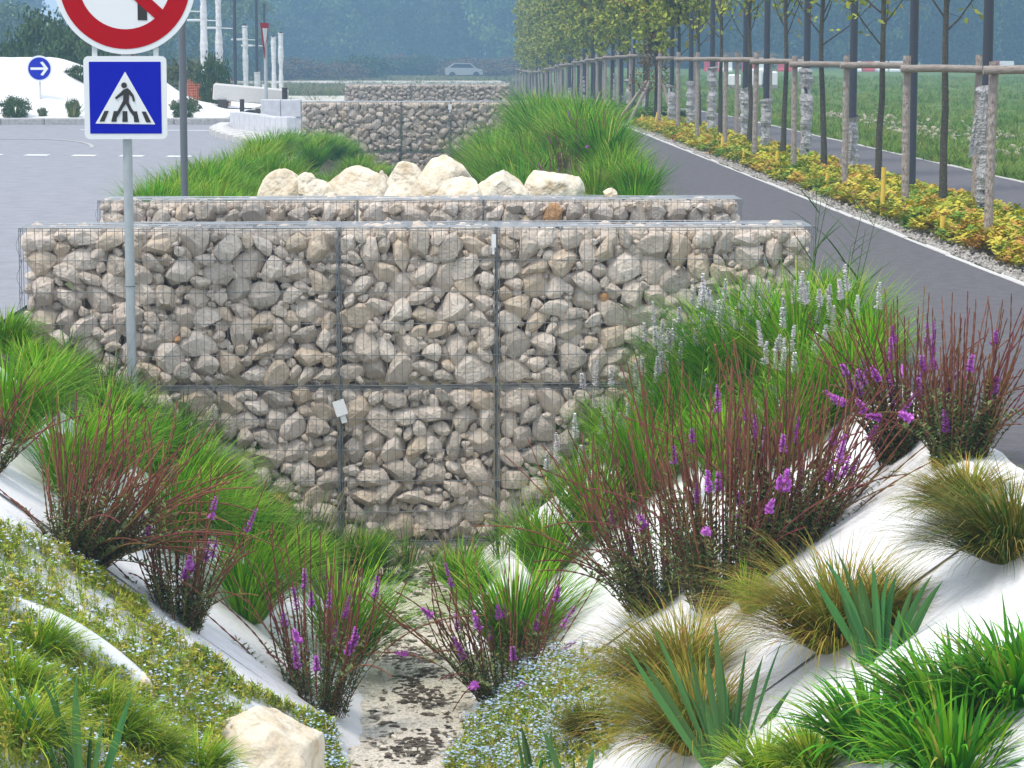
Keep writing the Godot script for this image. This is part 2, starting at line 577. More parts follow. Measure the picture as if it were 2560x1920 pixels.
	return t

# ---------------------------------------------------------------- setting
func axis(parts: Array) -> PackedFloat32Array:
	var o := PackedFloat32Array()
	for p in parts:
		var k := int(ceil(float(p[1] - p[0]) / p[2]))
		for i in k: o.push_back(p[0] + (p[1] - p[0]) * float(i) / k)
	o.push_back(parts[parts.size() - 1][1])
	return o

func sheet(xs: PackedFloat32Array, ds: PackedFloat32Array, f: Callable, colf = null) -> ArrayMesh:
	var mb := MB.new()
	var hs: Array = []
	for j in ds.size():
		var row: Array = []
		for i in xs.size():
			row.append(P(xs[i], f.call(xs[i], ds[j]), ds[j]))
		hs.append(row)
	var ns: Array = []
	for j in ds.size():
		var row: Array = []
		for i in xs.size():
			var a: Vector3 = hs[j][mini(i + 1, xs.size() - 1)] - hs[j][maxi(i - 1, 0)]
			var b: Vector3 = hs[mini(j + 1, ds.size() - 1)][i] - hs[maxi(j - 1, 0)][i]
			var m := a.cross(b).normalized()
			row.append(m if m.y > 0 else -m)
		ns.append(row)
	for j in ds.size() - 1:
		for i in xs.size() - 1:
			var col := Color.WHITE
			if colf != null: col = colf.call((xs[i] + xs[i + 1]) * 0.5, (ds[j] + ds[j + 1]) * 0.5)
			mb.tri(hs[j][i], hs[j][i + 1], hs[j + 1][i + 1], ns[j][i], ns[j][i + 1], ns[j + 1][i + 1], col)
			mb.tri(hs[j][i], hs[j + 1][i + 1], hs[j + 1][i], ns[j][i], ns[j + 1][i + 1], ns[j + 1][i], col)
	return mb.mesh()

func road_edge(d: float) -> float:
	return -2.78 - 1.9 * sm(43.0, 57.0, d) - 2.6 * sm(58.0, 90.0, d)

func strip(x0: Callable, x1: Callable, ds: PackedFloat32Array, lift: float, cuts: int = 2) -> ArrayMesh:
	var mb := MB.new()
	for j in ds.size() - 1:
		for k in cuts:
			var q: Array = []
			for c in [[j, k], [j, k + 1], [j + 1, k + 1], [j + 1, k]]:
				var d := ds[c[0]]
				var x: float = lerpf(x0.call(d), x1.call(d), float(c[1]) / cuts)
				q.append(P(x, base_level(x, d) + lift, d))
			mb.quad(q[0], q[1], q[2], q[3], Color.WHITE, Vector3.UP)
	return mb.mesh()

func flat_rect(x0: float, x1: float, d0: float, d1: float, y: float, skew: float = 0.0) -> ArrayMesh:
	var mb := MB.new()
	mb.quad(P(x0, y, d0), P(x1, y, d0 + skew), P(x1, y, d1 + skew), P(x0, y, d1), Color.WHITE, Vector3.UP)
	return mb.mesh()

func ground_color(x: float, d: float) -> Color:
	var nz := noise.get_noise_2d(x * 3.0, d * 3.0)
	var f := 1.0 + 0.25 * nz
	if x > 7.7: return Color(0.13 * f, 0.20 * f, 0.045 * f)
	if x > 4.3: return Color(0.16 * f, 0.14 * f, 0.09 * f)
	if d > 112.0 and x < 8.0:
		var dry := clampf(0.5 + nz, 0.0, 1.0)
		return Color(lerpf(0.11, 0.30, dry), lerpf(0.15, 0.27, dry), lerpf(0.05, 0.13, dry))
	if d > 84.0 and x < -2.0 and x > -6.0: return Color(0.52, 0.49, 0.43)
	if x < -2.3 and x > -6.5 and d > 36.0: return Color(0.40 * f, 0.38 * f, 0.33 * f)
	if absf(x) < 2.6: return Color(0.13 * f, 0.115 * f, 0.075 * f)
	return Color(0.13 * f, 0.15 * f, 0.07 * f)

func build_setting() -> void:
	var xs := axis([[-420, -60, 40.0], [-60, -12, 4.0], [-12, -3, 0.75], [-3, 3, 0.12], [3, 14, 0.8], [14, 60, 4.0], [60, 420, 40.0]])
	var ds := axis([[-60, 0, 10.0], [0, 30, 0.3], [30, 130, 1.2], [130, 420, 8.0], [420, 900, 60.0]])
	struct("ground", sheet(xs, ds, func(x, d): return gh(x, d) - 0.02 + 0.01 * noise.get_noise_2d(x * 40.0, d * 40.0) * (1.0 if absf(x) < 2.6 else 0.0), ground_color), M.ground)
	# road on the left
	var dd := axis([[-8, 90, 1.0]])
	struct("road", strip(func(_d): return -60.0, road_edge, dd, 0.0, 12), M.road)
	# footpath on the right and the second path beyond the planted strip
	var pd := axis([[-8, 60, 1.5], [60, 130, 2.0]])
	struct("footpath", strip(func(d): return 2.42 + 0.03 * sin(d * 0.9), func(_d): return 4.40, pd, 0.0, 3), M.path)
	struct("second_footpath", strip(func(_d): return 6.18, func(_d): return 7.80, pd, 0.0, 3), M.path)
	for e in [[4.43, "near_path_edging", 0.055], [7.84, "second_path_edging", 0.05], [6.14, "second_path_inner_edging", 0.04]]:
		var mb := MB.new()
		var holder := struct(e[1], flat_rect(e[0] - 0.01, e[0] + 0.01, 8.0, 110.0, -0.6), M.edging)
		var d := 8.0
		var vars: Array = []
		for k in 4:
			var b := MB.new()
			b.box(Vector3(-e[2] * 0.5, -0.1, -0.49), Vector3(e[2] * 0.5, 0.0, 0.49), Color.WHITE, Transform3D.IDENTITY, 0.012)
			vars.append(b.mesh())
		while d < 110.0:
			var y := base_level(e[0], d + 0.5)
			var o := part("edging_stone", vars[rng.randi() % 4], M.edging, holder, P(e[0] + rng.randf_range(-0.012, 0.012), y + 0.012 + rng.randf_range(-0.012, 0.006), d + 0.5))
			o.rotation.y = rng.randf_range(-0.012, 0.012)
			d += 1.0
	# give-way dashes and the edge line at the island
	var marks := struct("road_markings", flat_rect(-9.9, -9.5, 43.55, 44.1, 0.005), M.paint)
	for k in range(1, 8):
		var x := -9.9 + 0.80 * k
		var d0 := 43.75 - 0.19 * k
		part("dash", flat_rect(x, x + 0.40, d0, d0 + 0.55, 0.005, -0.08), M.paint, marks)
	part("edge_line", flat_rect(-7.6, -4.7, 56.6, 56.95, 0.005, -0.6), M.paint, marks)
	var arc := MB.new()
	for k in 14:
		var a0 := 0.3 + 1.5 * k / 14.0
		var a1 := 0.3 + 1.5 * (k + 1) / 14.0
		var c := Vector2(-8.0, 44.4)
		var q: Array = []
		for e in [[a0, 2.05], [a0, 2.12], [a1, 2.12], [a1, 2.05]]:
			q.append(P(c.x + e[1] * cos(e[0]), 0.006, c.y + e[1] * sin(e[0]) * 3.2))
		arc.quad(q[0], q[1], q[2], q[3], Color.WHITE, Vector3.UP)
	part("arc_line", arc.mesh(), M.kerb, marks)
	# island across the road: kerb stones and white sheeted mound
	var kerb := struct("island_kerb", flat_rect(-30.0, -5.0, 61.2, 61.3, -0.4), M.kerb)
	var ks := MB.new()
	ks.box(Vector3(-0.495, -0.15, -0.14), Vector3(0.495, 0.15, 0.14), Color.WHITE, Transform3D.IDENTITY, 0.025)
	var km := ks.mesh()
	for k in 26:
		var x := -5.45 - k
		var dk := 60.9 + 0.0 * k
		var o := part("kerb_stone", km, M.kerb, kerb, P(x, 0.0, dk))
		o.position.y = 0.0
	for k in 7:
		var a := -PI / 2 + (k + 0.5) * (PI / 2 + 0.4) / 7.0
		var o := part("kerb_stone", km, M.kerb, kerb, P(-4.95 + 3.2 * cos(a) * 0.28, 0.0, 64.1 + 3.2 * sin(a)))
		o.rotation.y = a + PI / 2
	var isx := axis([[-30, -13, 0.8], [-13, -4.9, 0.22]])
	var isd := axis([[61.02, 72, 0.3], [72, 82, 1.0]])
	struct("island_ground", sheet(isx, isd, func(x, d): return maxf(island(x, d) - 0.02, base_level(x, d) + 0.1) + 0.02 * noise.get_noise_2d(x * 30.0, d * 30.0)), M.fabric)
	# kerb and apron where the road bends behind the weir, pale yard beyond
	var bend := struct("bend_kerb", flat_rect(-3.6, -3.5, 46.0, 57.0, -0.4), M.edging)
	for k in 13:
		var d := 45.0 + k
		var a := road_edge(d)
		var b := road_edge(d + 1.0)
		var o := part("kerb_stone", km, M.edging, bend, P((a + b) * 0.5 + 0.14, -0.02, d + 0.5))
		o.rotation.y = PI / 2 - atan2(a - b, 1.0)
	struct("apron", strip(func(d): return road_edge(d) + 0.28, func(_d): return -2.5, axis([[45, 60, 1.0]]), 0.06, 2), M.edging)
	struct("gravel_yard", strip(func(d): return -13.0 - 0.03 * d, func(d): return -2.2 + 0.5 * sin(d * 0.3), axis([[108, 152, 1.5]]), 0.03, 14), M.sand)
	struct("field_track", strip(func(_d): return -44.0, func(_d): return 6.0, axis([[204, 222, 3.0]]), 0.05, 30), M.sand)
	# swale bed: silt over stones
	struct("swale_bed", sheet(axis([[-0.46, 0.3, 0.03]]), axis([[6, 16.2, 0.06]]), func(x, d): return gh(x, d) + 0.05 - 0.19 * maxf(absf(x + 0.09) - 0.12, 0.0) + 0.03 * noise.get_noise_2d(x * 60.0, d * 60.0) + 0.012 * noise.get_noise_2d(x * 220.0, d * 220.0)), M.silt)
	# white sheeting on both slopes, laid in strips that overlap
	var fabric_edges := [6.2, 8.2, 9.75, 12.0, 14.3, 16.15]
	for side in [1.0, -1.0]:
		for k in fabric_edges.size() - 1:
			if side < 0 and k == 4: continue
			var d0: float = fabric_edges[k] - (0.12 if k > 0 else 0.0)
			var d1: float = fabric_edges[k + 1]
			var lo := 0.17 if side > 0 else -2.45
			var hi := 2.44 if side > 0 else -0.33
			var kk := k
			var sd = k * 37.0 + side * 11.0
			var ff := func(x, d):
				var fold := absf(noise.get_noise_2d(x * 9.0 + d * 6.0 + sd, d * 55.0 - x * 12.0 + sd))
				var lift: float = 0.007 * sm(d0 + 0.16, d0, d) if kk > 0 else 0.0
				var foot := maxf(0.0, x + 0.42 + 0.12 * noise.get_noise_2d(d * 45.0, 7.0)) if x < 0.0 else maxf(0.0, 0.27 + 0.12 * noise.get_noise_2d(d * 45.0, 90.0) - x)
				lift -= foot * 0.5
				return gh(x, d) + 0.022 + lift + 0.016 * (1.0 - fold * 2.5) * 0.7 + 0.018 * noise.get_noise_2d(x * 20.0 + sd, d * 25.0) + 0.006 * sm(0.3, 0.0, absf(sin(d * 0.9 + x * 0.25 + sd)))
			struct("slope_sheeting_%s" % ["right", "left"][0 if side > 0 else 1] if k == 0 else "slope_sheeting", sheet(axis([[lo, hi, 0.05]]), axis([[d0, d1, 0.045]]), ff), M.fabric)

func litter() -> void:
	# dark flakes of dried mud and leaf scraps on the swale bed
	var b := MB.new()
	for k in 5:
		var a := TAU * k / 5.0
		var e := TAU * (k + 1) / 5.0
		b.flat(Vector3(0, 0.1, 0), Vector3(cos(a), 0, sin(a) * 0.6), Vector3(cos(e), 0.06 * (k % 2), sin(e) * 0.6), Color.WHITE, Vector3.UP)
	var xf: Array = []
	var cols: Array = []
	for i in 1300:
		var x := rng.randfn(-0.09, 0.11)
		var d := rng.randf_range(11.4, 16.1)
		if noise.get_noise_2d(x * 120.0, d * 90.0) < -0.05 and rng.randf() < 0.8: continue
		var s := rng.randf_range(0.01, 0.036)
		xf.append(Transform3D(Basis(Vector3.UP, rng.randf() * TAU) * Basis.from_scale(Vector3(s, s * rng.randf_range(0.3, 0.9), s)), P(x, gh(x, d) + 0.056, d)))
		var g := rng.randf_range(0.4, 1.5)
		cols.append(Color(0.095 * g, 0.078 * g, 0.062 * g))
	multi("mud_litter", b.mesh(), M.plain, xf, cols, "dark flakes of dried mud and leaf scraps along the swale bed", "litter")
	# pale pebbles of the bed
	xf = []; cols = []
	for i in 420:
		var x := rng.randfn(-0.08, 0.14)
		var d := rng.randf_range(11.4, 16.2)
		var s := rng.randf_range(0.007, 0.022)
		xf.append(Transform3D(Basis(rdir(), rng.randf() * TAU) * Basis.from_scale(Vector3(s, s * 0.7, s * 1.1)), P(x, gh(x, d) + 0.05, d)))
		var g := rng.randf_range(0.8, 1.15)
		cols.append(Color(0.56 * g, 0.52 * g, 0.44 * g))
	multi("pebbles", stone_meshes[0], M.plain, xf, cols, "pale pebbles strewn along the swale bed", "pebbles")
	# loose chippings along the planted strip
	xf = []; cols = []
	for i in 5200:
		var x := 4.47 + absf(rng.randfn(0.0, 0.13))
		var d := 18.0 + 44.0 * pow(rng.randf(), 1.3)
		var s := rng.randf_range(0.008, 0.024)
		xf.append(Transform3D(Basis(rdir(), rng.randf() * TAU) * Basis.from_scale(Vector3(s, s * 0.7, s)), P(x, 0.0, d)))
		var g := rng.randf_range(0.55, 1.15)
		cols.append(Color(0.42 * g, 0.39 * g, 0.36 * g))
	multi("chippings", stone_meshes[1], M.plain, xf, cols, "grey stone chippings along the edge of the planted strip", "gravel")
	# rubble along the far side of the second path
	xf = []; cols = []
	for i in 420:
		var d := rng.randf_range(34.0, 70.0)
		var x := 9.2 + absf(rng.randfn(0.0, 1.0)) + (d - 36.0) * 0.03
		var s := rng.randf_range(0.025, 0.085)
		xf.append(Transform3D(Basis(rdir(), rng.randf() * TAU) * Basis.from_scale(Vector3(s, s * 0.6, s)), P(x, 0.03, d)))
		var g := rng.randf_range(0.7, 1.1)
		cols.append(Color(0.40 * g, 0.36 * g, 0.27 * g))
	multi("rubble", stone_meshes[2], M.plain, xf, cols, "pale rubble scattered in the meadow beyond the second path", "rubble")

func build_gabions() -> void:
	for i in 16:
		stone_meshes.append(rock(1, 8, 0.5, 0.88, 0.03, false))
	var top := 0.634
	# first weir, two full courses and the head of a third
	for c in [[-2.57, -0.58, "left"], [-0.575, 0.415, "middle"], [0.42, 2.41, "right"]]:
		var w := {"left": "long left", "middle": "square middle", "right": "long right"}
		basket("%s stone basket in the top course of the front weir" % w[c[2]], c[0], c[1], top - 1.0, top, 16.25, {"most": 290})
		basket("%s stone basket in the lower course of the front weir" % w[c[2]], c[0], c[1], top - 2.0, top - 1.008, 16.25, {"most": 290, "lid": false})
	basket("half buried stone basket at the foot of the front weir", -0.575, 0.415, top - 2.6, top - 2.008, 16.25, {"lid": false})
	for c in [[-2.58, -0.58, "left"], [-0.575, 0.415, "middle"], [0.42, 2.43, "right"]]:
		basket("stone basket at the %s of the second weir, only its top showing" % c[2], c[0], c[1], -0.43, 0.577, 20.2, {"most": 260, "floor": -0.05})
	for c in [[-2.58, -0.58, "left"], [-0.575, 0.415, "middle"], [0.42, 2.43, "right"]]:
		basket("upper %s stone basket of the third weir beyond the boulders" % c[2], c[0], c[1], -0.31, 0.69, 52.3, {"most": 290, "small": 0.025, "wire": 0.0022, "spiral": false})
		if c[2] != "right":
			basket("lower %s stone basket of the third weir, half hidden in grass" % c[2], c[0], c[1], -1.32, -0.318, 52.3, {"most": 200, "small": 0.025, "wire": 0.0022, "spiral": false, "lid": false})
	for c in [[-2.58, -0.58, "left"], [-0.575, 0.415, "middle"], [0.42, 2.43, "right"]]:
		basket("stone basket at the %s of the farthest weir" % c[2], c[0], c[1], -0.33, 0.68, 78.9, {"most": 0, "small": 0.03, "wire": 0.0022, "spiral": false})
	# paper tags wired to the baskets
	for q in [[-0.575, -0.49, 16.2, 0.3, "Folded white tag hanging from the joint between lower baskets", 0.075, 0.1], [0.395, 0.56, 16.215, 0.0, "Narrow white tag at the top joint of the front weir", 0.028, 0.085], [0.40, 0.60, 52.22, 0.0, "Small white tag on the third weir top edge", 0.07, 0.11]]:
		var t := thing("paper_tag", q[4].to_lower(), "tag", P(q[0], q[1], q[2]), 0.1, "tags on the gabions")
		var mb := MB.new()
		var w: float = q[5] * 0.5
		var h: float = q[6]
		var xf := Transform3D(Basis(Vector3(0, 0, 1), q[3]), Vector3.ZERO)
		mb.box(Vector3(-w, -h * 0.55, -0.001), Vector3(w, h * 0.45, 0.001), Color.WHITE, xf)
		mb.box(Vector3(-w * 0.5, -h * 1.05, -0.012), Vector3(w * 0.45, -h * 0.55, -0.010), Color.WHITE, xf)
		part("card", mb.mesh(), M.white, t)
		var lp := MB.new()
		lp.tube(PackedVector3Array([Vector3(0, h * 0.4, 0), Vector3(0.004, h * 0.5, 0), Vector3(0.0, h * 0.62, -0.03)]), PackedFloat32Array([0.002, 0.002, 0.002]), 4, Color.WHITE)
		part("tie", lp.mesh(), M.wire, t)

func poly(pts: Array, z: float, cx: float, cy: float, k: float) -> ArrayMesh:
	var pv := PackedVector2Array()
	for i in range(0, pts.size(), 2):
		pv.push_back(Vector2((pts[i] - cx) * k, -(pts[i + 1] - cy) * k))
	return plate(pv, z, 0.0012)

# a flat plate cut to an outline
func plate(pv: PackedVector2Array, z: float, thick: float) -> ArrayMesh:
	var mb := MB.new()
	var ix := Geometry2D.triangulate_polygon(pv)
	for i in range(0, ix.size(), 3):
		for f in [[z, 1.0], [z - thick, -1.0]]:
			mb.flat(Vector3(pv[ix[i]].x, pv[ix[i]].y, f[0]), Vector3(pv[ix[i + 1]].x, pv[ix[i + 1]].y, f[0]), Vector3(pv[ix[i + 2]].x, pv[ix[i + 2]].y, f[0]), Color.WHITE, Vector3(0, 0, f[1]))
	var c := Vector2.ZERO
	for p in pv: c += p / pv.size()
	for i in pv.size():
		var a := pv[i]
		var b := pv[(i + 1) % pv.size()]
		var e := (b - a).orthogonal()
		if Geometry2D.is_polygon_clockwise(pv): e = -e
		mb.quad(Vector3(a.x, a.y, z), Vector3(b.x, b.y, z), Vector3(b.x, b.y, z - thick), Vector3(a.x, a.y, z - thick), Color.WHITE, Vector3(e.x, e.y, 0))
	return mb.mesh()

func ring_plate(r0: float, r1: float, z: float, thick: float, sides: int = 64) -> ArrayMesh:
	var mb := MB.new()
	for i in sides:
		var a := Vector2.from_angle(TAU * i / sides)
		var b := Vector2.from_angle(TAU * (i + 1) / sides)
		for f in [[z, 1.0], [z - thick, -1.0]]:
			mb.quad(Vector3(a.x * r0, a.y * r0, f[0]), Vector3(a.x * r1, a.y * r1, f[0]), Vector3(b.x * r1, b.y * r1, f[0]), Vector3(b.x * r0, b.y * r0, f[0]), Color.WHITE, Vector3(0, 0, f[1]))
		for r in [r0, r1]:
			if r > 0.0:
				mb.quad(Vector3(a.x * r, a.y * r, z), Vector3(b.x * r, b.y * r, z), Vector3(b.x * r, b.y * r, z - thick), Vector3(a.x * r, a.y * r, z - thick), Color.WHITE, Vector3(a.x, a.y, 0) * (1.0 if r == r1 else -1.0))
	return mb.mesh()

func round_rect(hw: float, hh: float, r: float) -> PackedVector2Array:
	var pv := PackedVector2Array()
	for q in [[1, 1, 0.0], [-1, 1, 0.5], [-1, -1, 1.0], [1, -1, 1.5]]:
		for k in 7:
			var a: float = PI * q[2] + PI * 0.5 * k / 6.0
			pv.push_back(Vector2(q[0] * (hw - r) + r * cos(a), q[1] * (hh - r) + r * sin(a)))
	return pv

func pole_mesh(r: float, h: float, sides: int = 20) -> ArrayMesh:
	var mb := MB.new()
	mb.tube(PackedVector3Array([Vector3.ZERO, Vector3(0, h, 0)]), PackedFloat32Array([r, r]), sides, Color.WHITE)
	return mb.mesh()

func build_signs() -> void:
	var gx := -1.845
	var gd := 15.93
	var gy := gh(gx, gd)
	var t := thing("traffic_sign", "grey pole with red ringed round sign above blue pedestrian crossing sign", "sign", P(gx, gy - 0.25, gd))
	var py := 1.455 - (gy - 0.25)
	part("pole", pole_mesh(0.029, 3.2), M.steel, t)
	var col := part("collar", pole_mesh(0.0305, 0.006), M.grey_steel, t, Vector3(0, 0.30 - (gy - 0.25), 0))
	for s in [-0.183, 0.186]:
		var mb := MB.new()
		mb.box(Vector3(s - 0.016, py - 0.22, 0.034), Vector3(s + 0.016, py + 1.0, 0.046), Color.WHITE, Transform3D.IDENTITY, 0.003)
		part("bracket", mb.mesh(), M.sign_grey, t)
	for y in [py - 0.15, py + 0.15, py + 0.45, py + 0.9]:
		var mb := MB.new()
		mb.box(Vector3(-0.2, y - 0.015, 0.026), Vector3(0.2, y + 0.015, 0.0335), Color.WHITE, Transform3D.IDENTITY, 0.002)
		part("clamp", mb.mesh(), M.sign_grey, t)
	var k := 0.5 / 900.0
	var sq := part("pedestrian_panel", plate(round_rect(0.25, 0.25, 0.032), 0.062, 0.015), M.sign_white, t, Vector3(0, py, 0))
	sq.set_meta("label", "square blue panel showing a walking figure on stripes")
	part("blue_field", plate(round_rect(0.2165, 0.2165, 0.004), 0.0645, 0.0012), M.sign_blue, sq)
	part("white_triangle", poly([1492, 655, 1810, 1228, 1160, 1218], 0.067, 1490, 938, k), M.sign_white, sq)
	for q in [[1262, 1080, 1308, 1080, 1257, 1196, 1205, 1196], [1362, 1082, 1400, 1082, 1390, 1198, 1332, 1198], [1458, 1083, 1508, 1083, 1512, 1200, 1453, 1200], [1572, 1085, 1614, 1085, 1638, 1203, 1582, 1203], [1665, 1088, 1710, 1088, 1766, 1206, 1712, 1206]]:
		part("stripe", poly(q, 0.0695, 1490, 938, k), M.sign_black, sq)
	var fig: Array = [1472, 850, 1520, 834, 1548, 862, 1582, 910, 1596, 975, 1574, 980, 1560, 926, 1532, 902, 1527, 990, 1562, 1060, 1612, 1130, 1585, 1148, 1535, 1085, 1495, 1002, 1456, 1060, 1402, 1146, 1372, 1126, 1416, 1060, 1465, 970, 1471, 906, 1436, 926, 1390, 958, 1379, 935, 1436, 885]
	part("walking_figure", poly(fig, 0.0725, 1490, 938, k), M.sign_black, sq)
	var head: Array = []
	for i in 20:
		head.append(1480 + 31 * cos(TAU * i / 20)); head.append(803 + 31 * sin(TAU * i / 20))
	part("figure_head", poly(head, 0.0725, 1490, 938, k), M.sign_black, sq)
	var rd := part("round_panel", ring_plate(0.0, 0.425, 0.062, 0.015), M.sign_white, t, Vector3(0.008, py + 0.686, 0))
	rd.set_meta("label", "round no turn panel with thick red ring")
	part("red_ring", ring_plate(0.275, 0.393, 0.0645, 0.0012), M.sign_red, rd)
	var ar := PackedVector2Array([Vector2(0.075, -0.221), Vector2(0.132, -0.221), Vector2(0.132, 0.08), Vector2(0.09, 0.125), Vector2(-0.05, 0.125), Vector2(-0.05, 0.185), Vector2(-0.19, 0.095), Vector2(-0.05, 0.005), Vector2(-0.05, 0.065), Vector2(0.075, 0.065)])
	part("turn_arrow", plate(ar, 0.0645, 0.0012), M.sign_black, rd)
	var db := MB.new()
	db.box(Vector3(-0.28, -0.036, 0.0655), Vector3(0.28, 0.036, 0.067), Color.WHITE, Transform3D(Basis(Vector3(0, 0, 1), -PI / 4 + 0.05), Vector3.ZERO))
	part("red_diagonal", db.mesh(), M.sign_red, rd)
	# bare post behind the second weir
	var t2 := thing("metal_post", "plain dark grey metal post behind the second weir at the roadside", "post", P(-2.16, gh(-2.16, 22.9) - 0.2, 22.9))
	part("tube", pole_mesh(0.032, 4.2), M.grey_steel, t2)
	part("cap", pole_mesh(0.035, 0.02), M.dark_steel, t2, Vector3(0, 4.2, 0))
	# direction arrow sign on the island
	var t3 := thing("direction_sign", "small round blue sign with white arrow on the white mound", "sign", P(-9.45, 0.05, 63.6))
	part("pole", pole_mesh(0.03, 1.2), M.sign_grey, t3)
	var p3 := part("panel", ring_plate(0.0, 0.315, 0.05, 0.014, 40), M.sign_white, t3, Vector3(0, 1.22, 0))
	part("blue_field", ring_plate(0.0, 0.27, 0.054, 0.002, 40), M.sign_blue, p3)
	part("arrow", plate(PackedVector2Array([Vector2(-0.215, -0.03), Vector2(0.11, -0.03), Vector2(0.02, -0.15), Vector2(0.085, -0.17), Vector2(0.215, 0.0), Vector2(0.085, 0.17), Vector2(0.02, 0.15), Vector2(0.11, 0.03), Vector2(-0.215, 0.03)]), 0.058, 0.002), M.sign_white, p3)
	# give-way triangle seen nearly edge on
	var t4 := thing("give_way_sign", "red and white give way sign seen edge on beside the wrapped poles", "sign", P(-3.73, -0.1, 59.5), 0.0)
	part("pole", pole_mesh(0.04, 2.0), M.steel, t4)
	var tri_turn := Node3D.new()
	var p4 := part("panel", plate(PackedVector2Array([Vector2(-0.5, 0.43), Vector2(0, -0.43), Vector2(0.5, 0.43)]), 0.05, 0.012), M.sign_red, t4, Vector3(-0.06, 2.0, 0))
	p4.rotation.y = 1.44
	part("white_field", plate(PackedVector2Array([Vector2(-0.3, 0.31), Vector2(0, -0.2), Vector2(0.3, 0.31)]), 0.054, 0.002), M.sign_white, p4)
	tri_turn.free()

func wrap_mesh(h: float, r: float, seed_: int, amp: float = 1.0) -> ArrayMesh:
	# crumpled sleeve of sheeting around a pole
	var mb := MB.new()
	var sides := 14
	var rows := int(h / 0.035)
	var ring0: Array = []
	for j in rows + 1:
		var y := h * j / rows
		var ring: Array = []
		for i in sides:
			var a := TAU * i / sides
			var q := r * (1.0 + 0.28 * noise.get_noise_3d(cos(a) * 20.0, y * 60.0, sin(a) * 20.0 + seed_ * 31.0)) + 0.05 * amp * noise.get_noise_2d(y * 240.0 + seed_ * 13.0, a * 9.0)
			q += 0.03 * noise.get_noise_2d(y * 25.0 + seed_ * 7.0, 0.0)
			if j >= rows - 1: q *= 1.2
			ring.append(Vector3(cos(a) * q, y + 0.02 * sin(a + seed_) * (1.0 if j == rows else 0.0), sin(a) * q))
		if j > 0:
			for i in sides:
				var k := (i + 1) % sides
				var n0: Vector3 = Vector3(ring[i].x, 0, ring[i].z)
				mb.quad(ring0[i], ring0[k], ring[k], ring[i], Color.WHITE, n0)
		ring0 = ring
	return mb.mesh()

func flap_mesh() -> ArrayMesh:
	var mb := MB.new()
	for j in 8:
		for i in 3:
			var q: Array = []
			for c in [[i, j], [i + 1, j], [i + 1, j + 1], [i, j + 1]]:
				var u: float = c[0] / 3.0
				var f: float = c[1] / 8.0
				q.append(Vector3(-0.03 - 0.17 * u * (0.35 + f * 0.65), 0.0 - 0.62 * f - 0.06 * u, 0.05 * sin(u * 3.0 + f * 4.0) + 0.04))
			mb.quad(q[0], q[1], q[2], q[3], Color.WHITE, Vector3(0, 0, 1))
	return mb.mesh()

func ordinal(k: int) -> String:
	return ["first", "second", "third", "fourth", "fifth", "sixth", "seventh", "eighth", "ninth", "tenth", "eleventh", "twelfth", "thirteenth", "fourteenth", "fifteenth", "sixteenth", "seventeenth", "eighteenth", "nineteenth", "twentieth", "twenty-first", "twenty-second", "twenty-third", "twenty-fourth", "twenty-fifth", "twenty-sixth", "twenty-seventh", "twenty-eighth", "twenty-ninth", "thirtieth", "thirty-first", "thirty-second"][k]

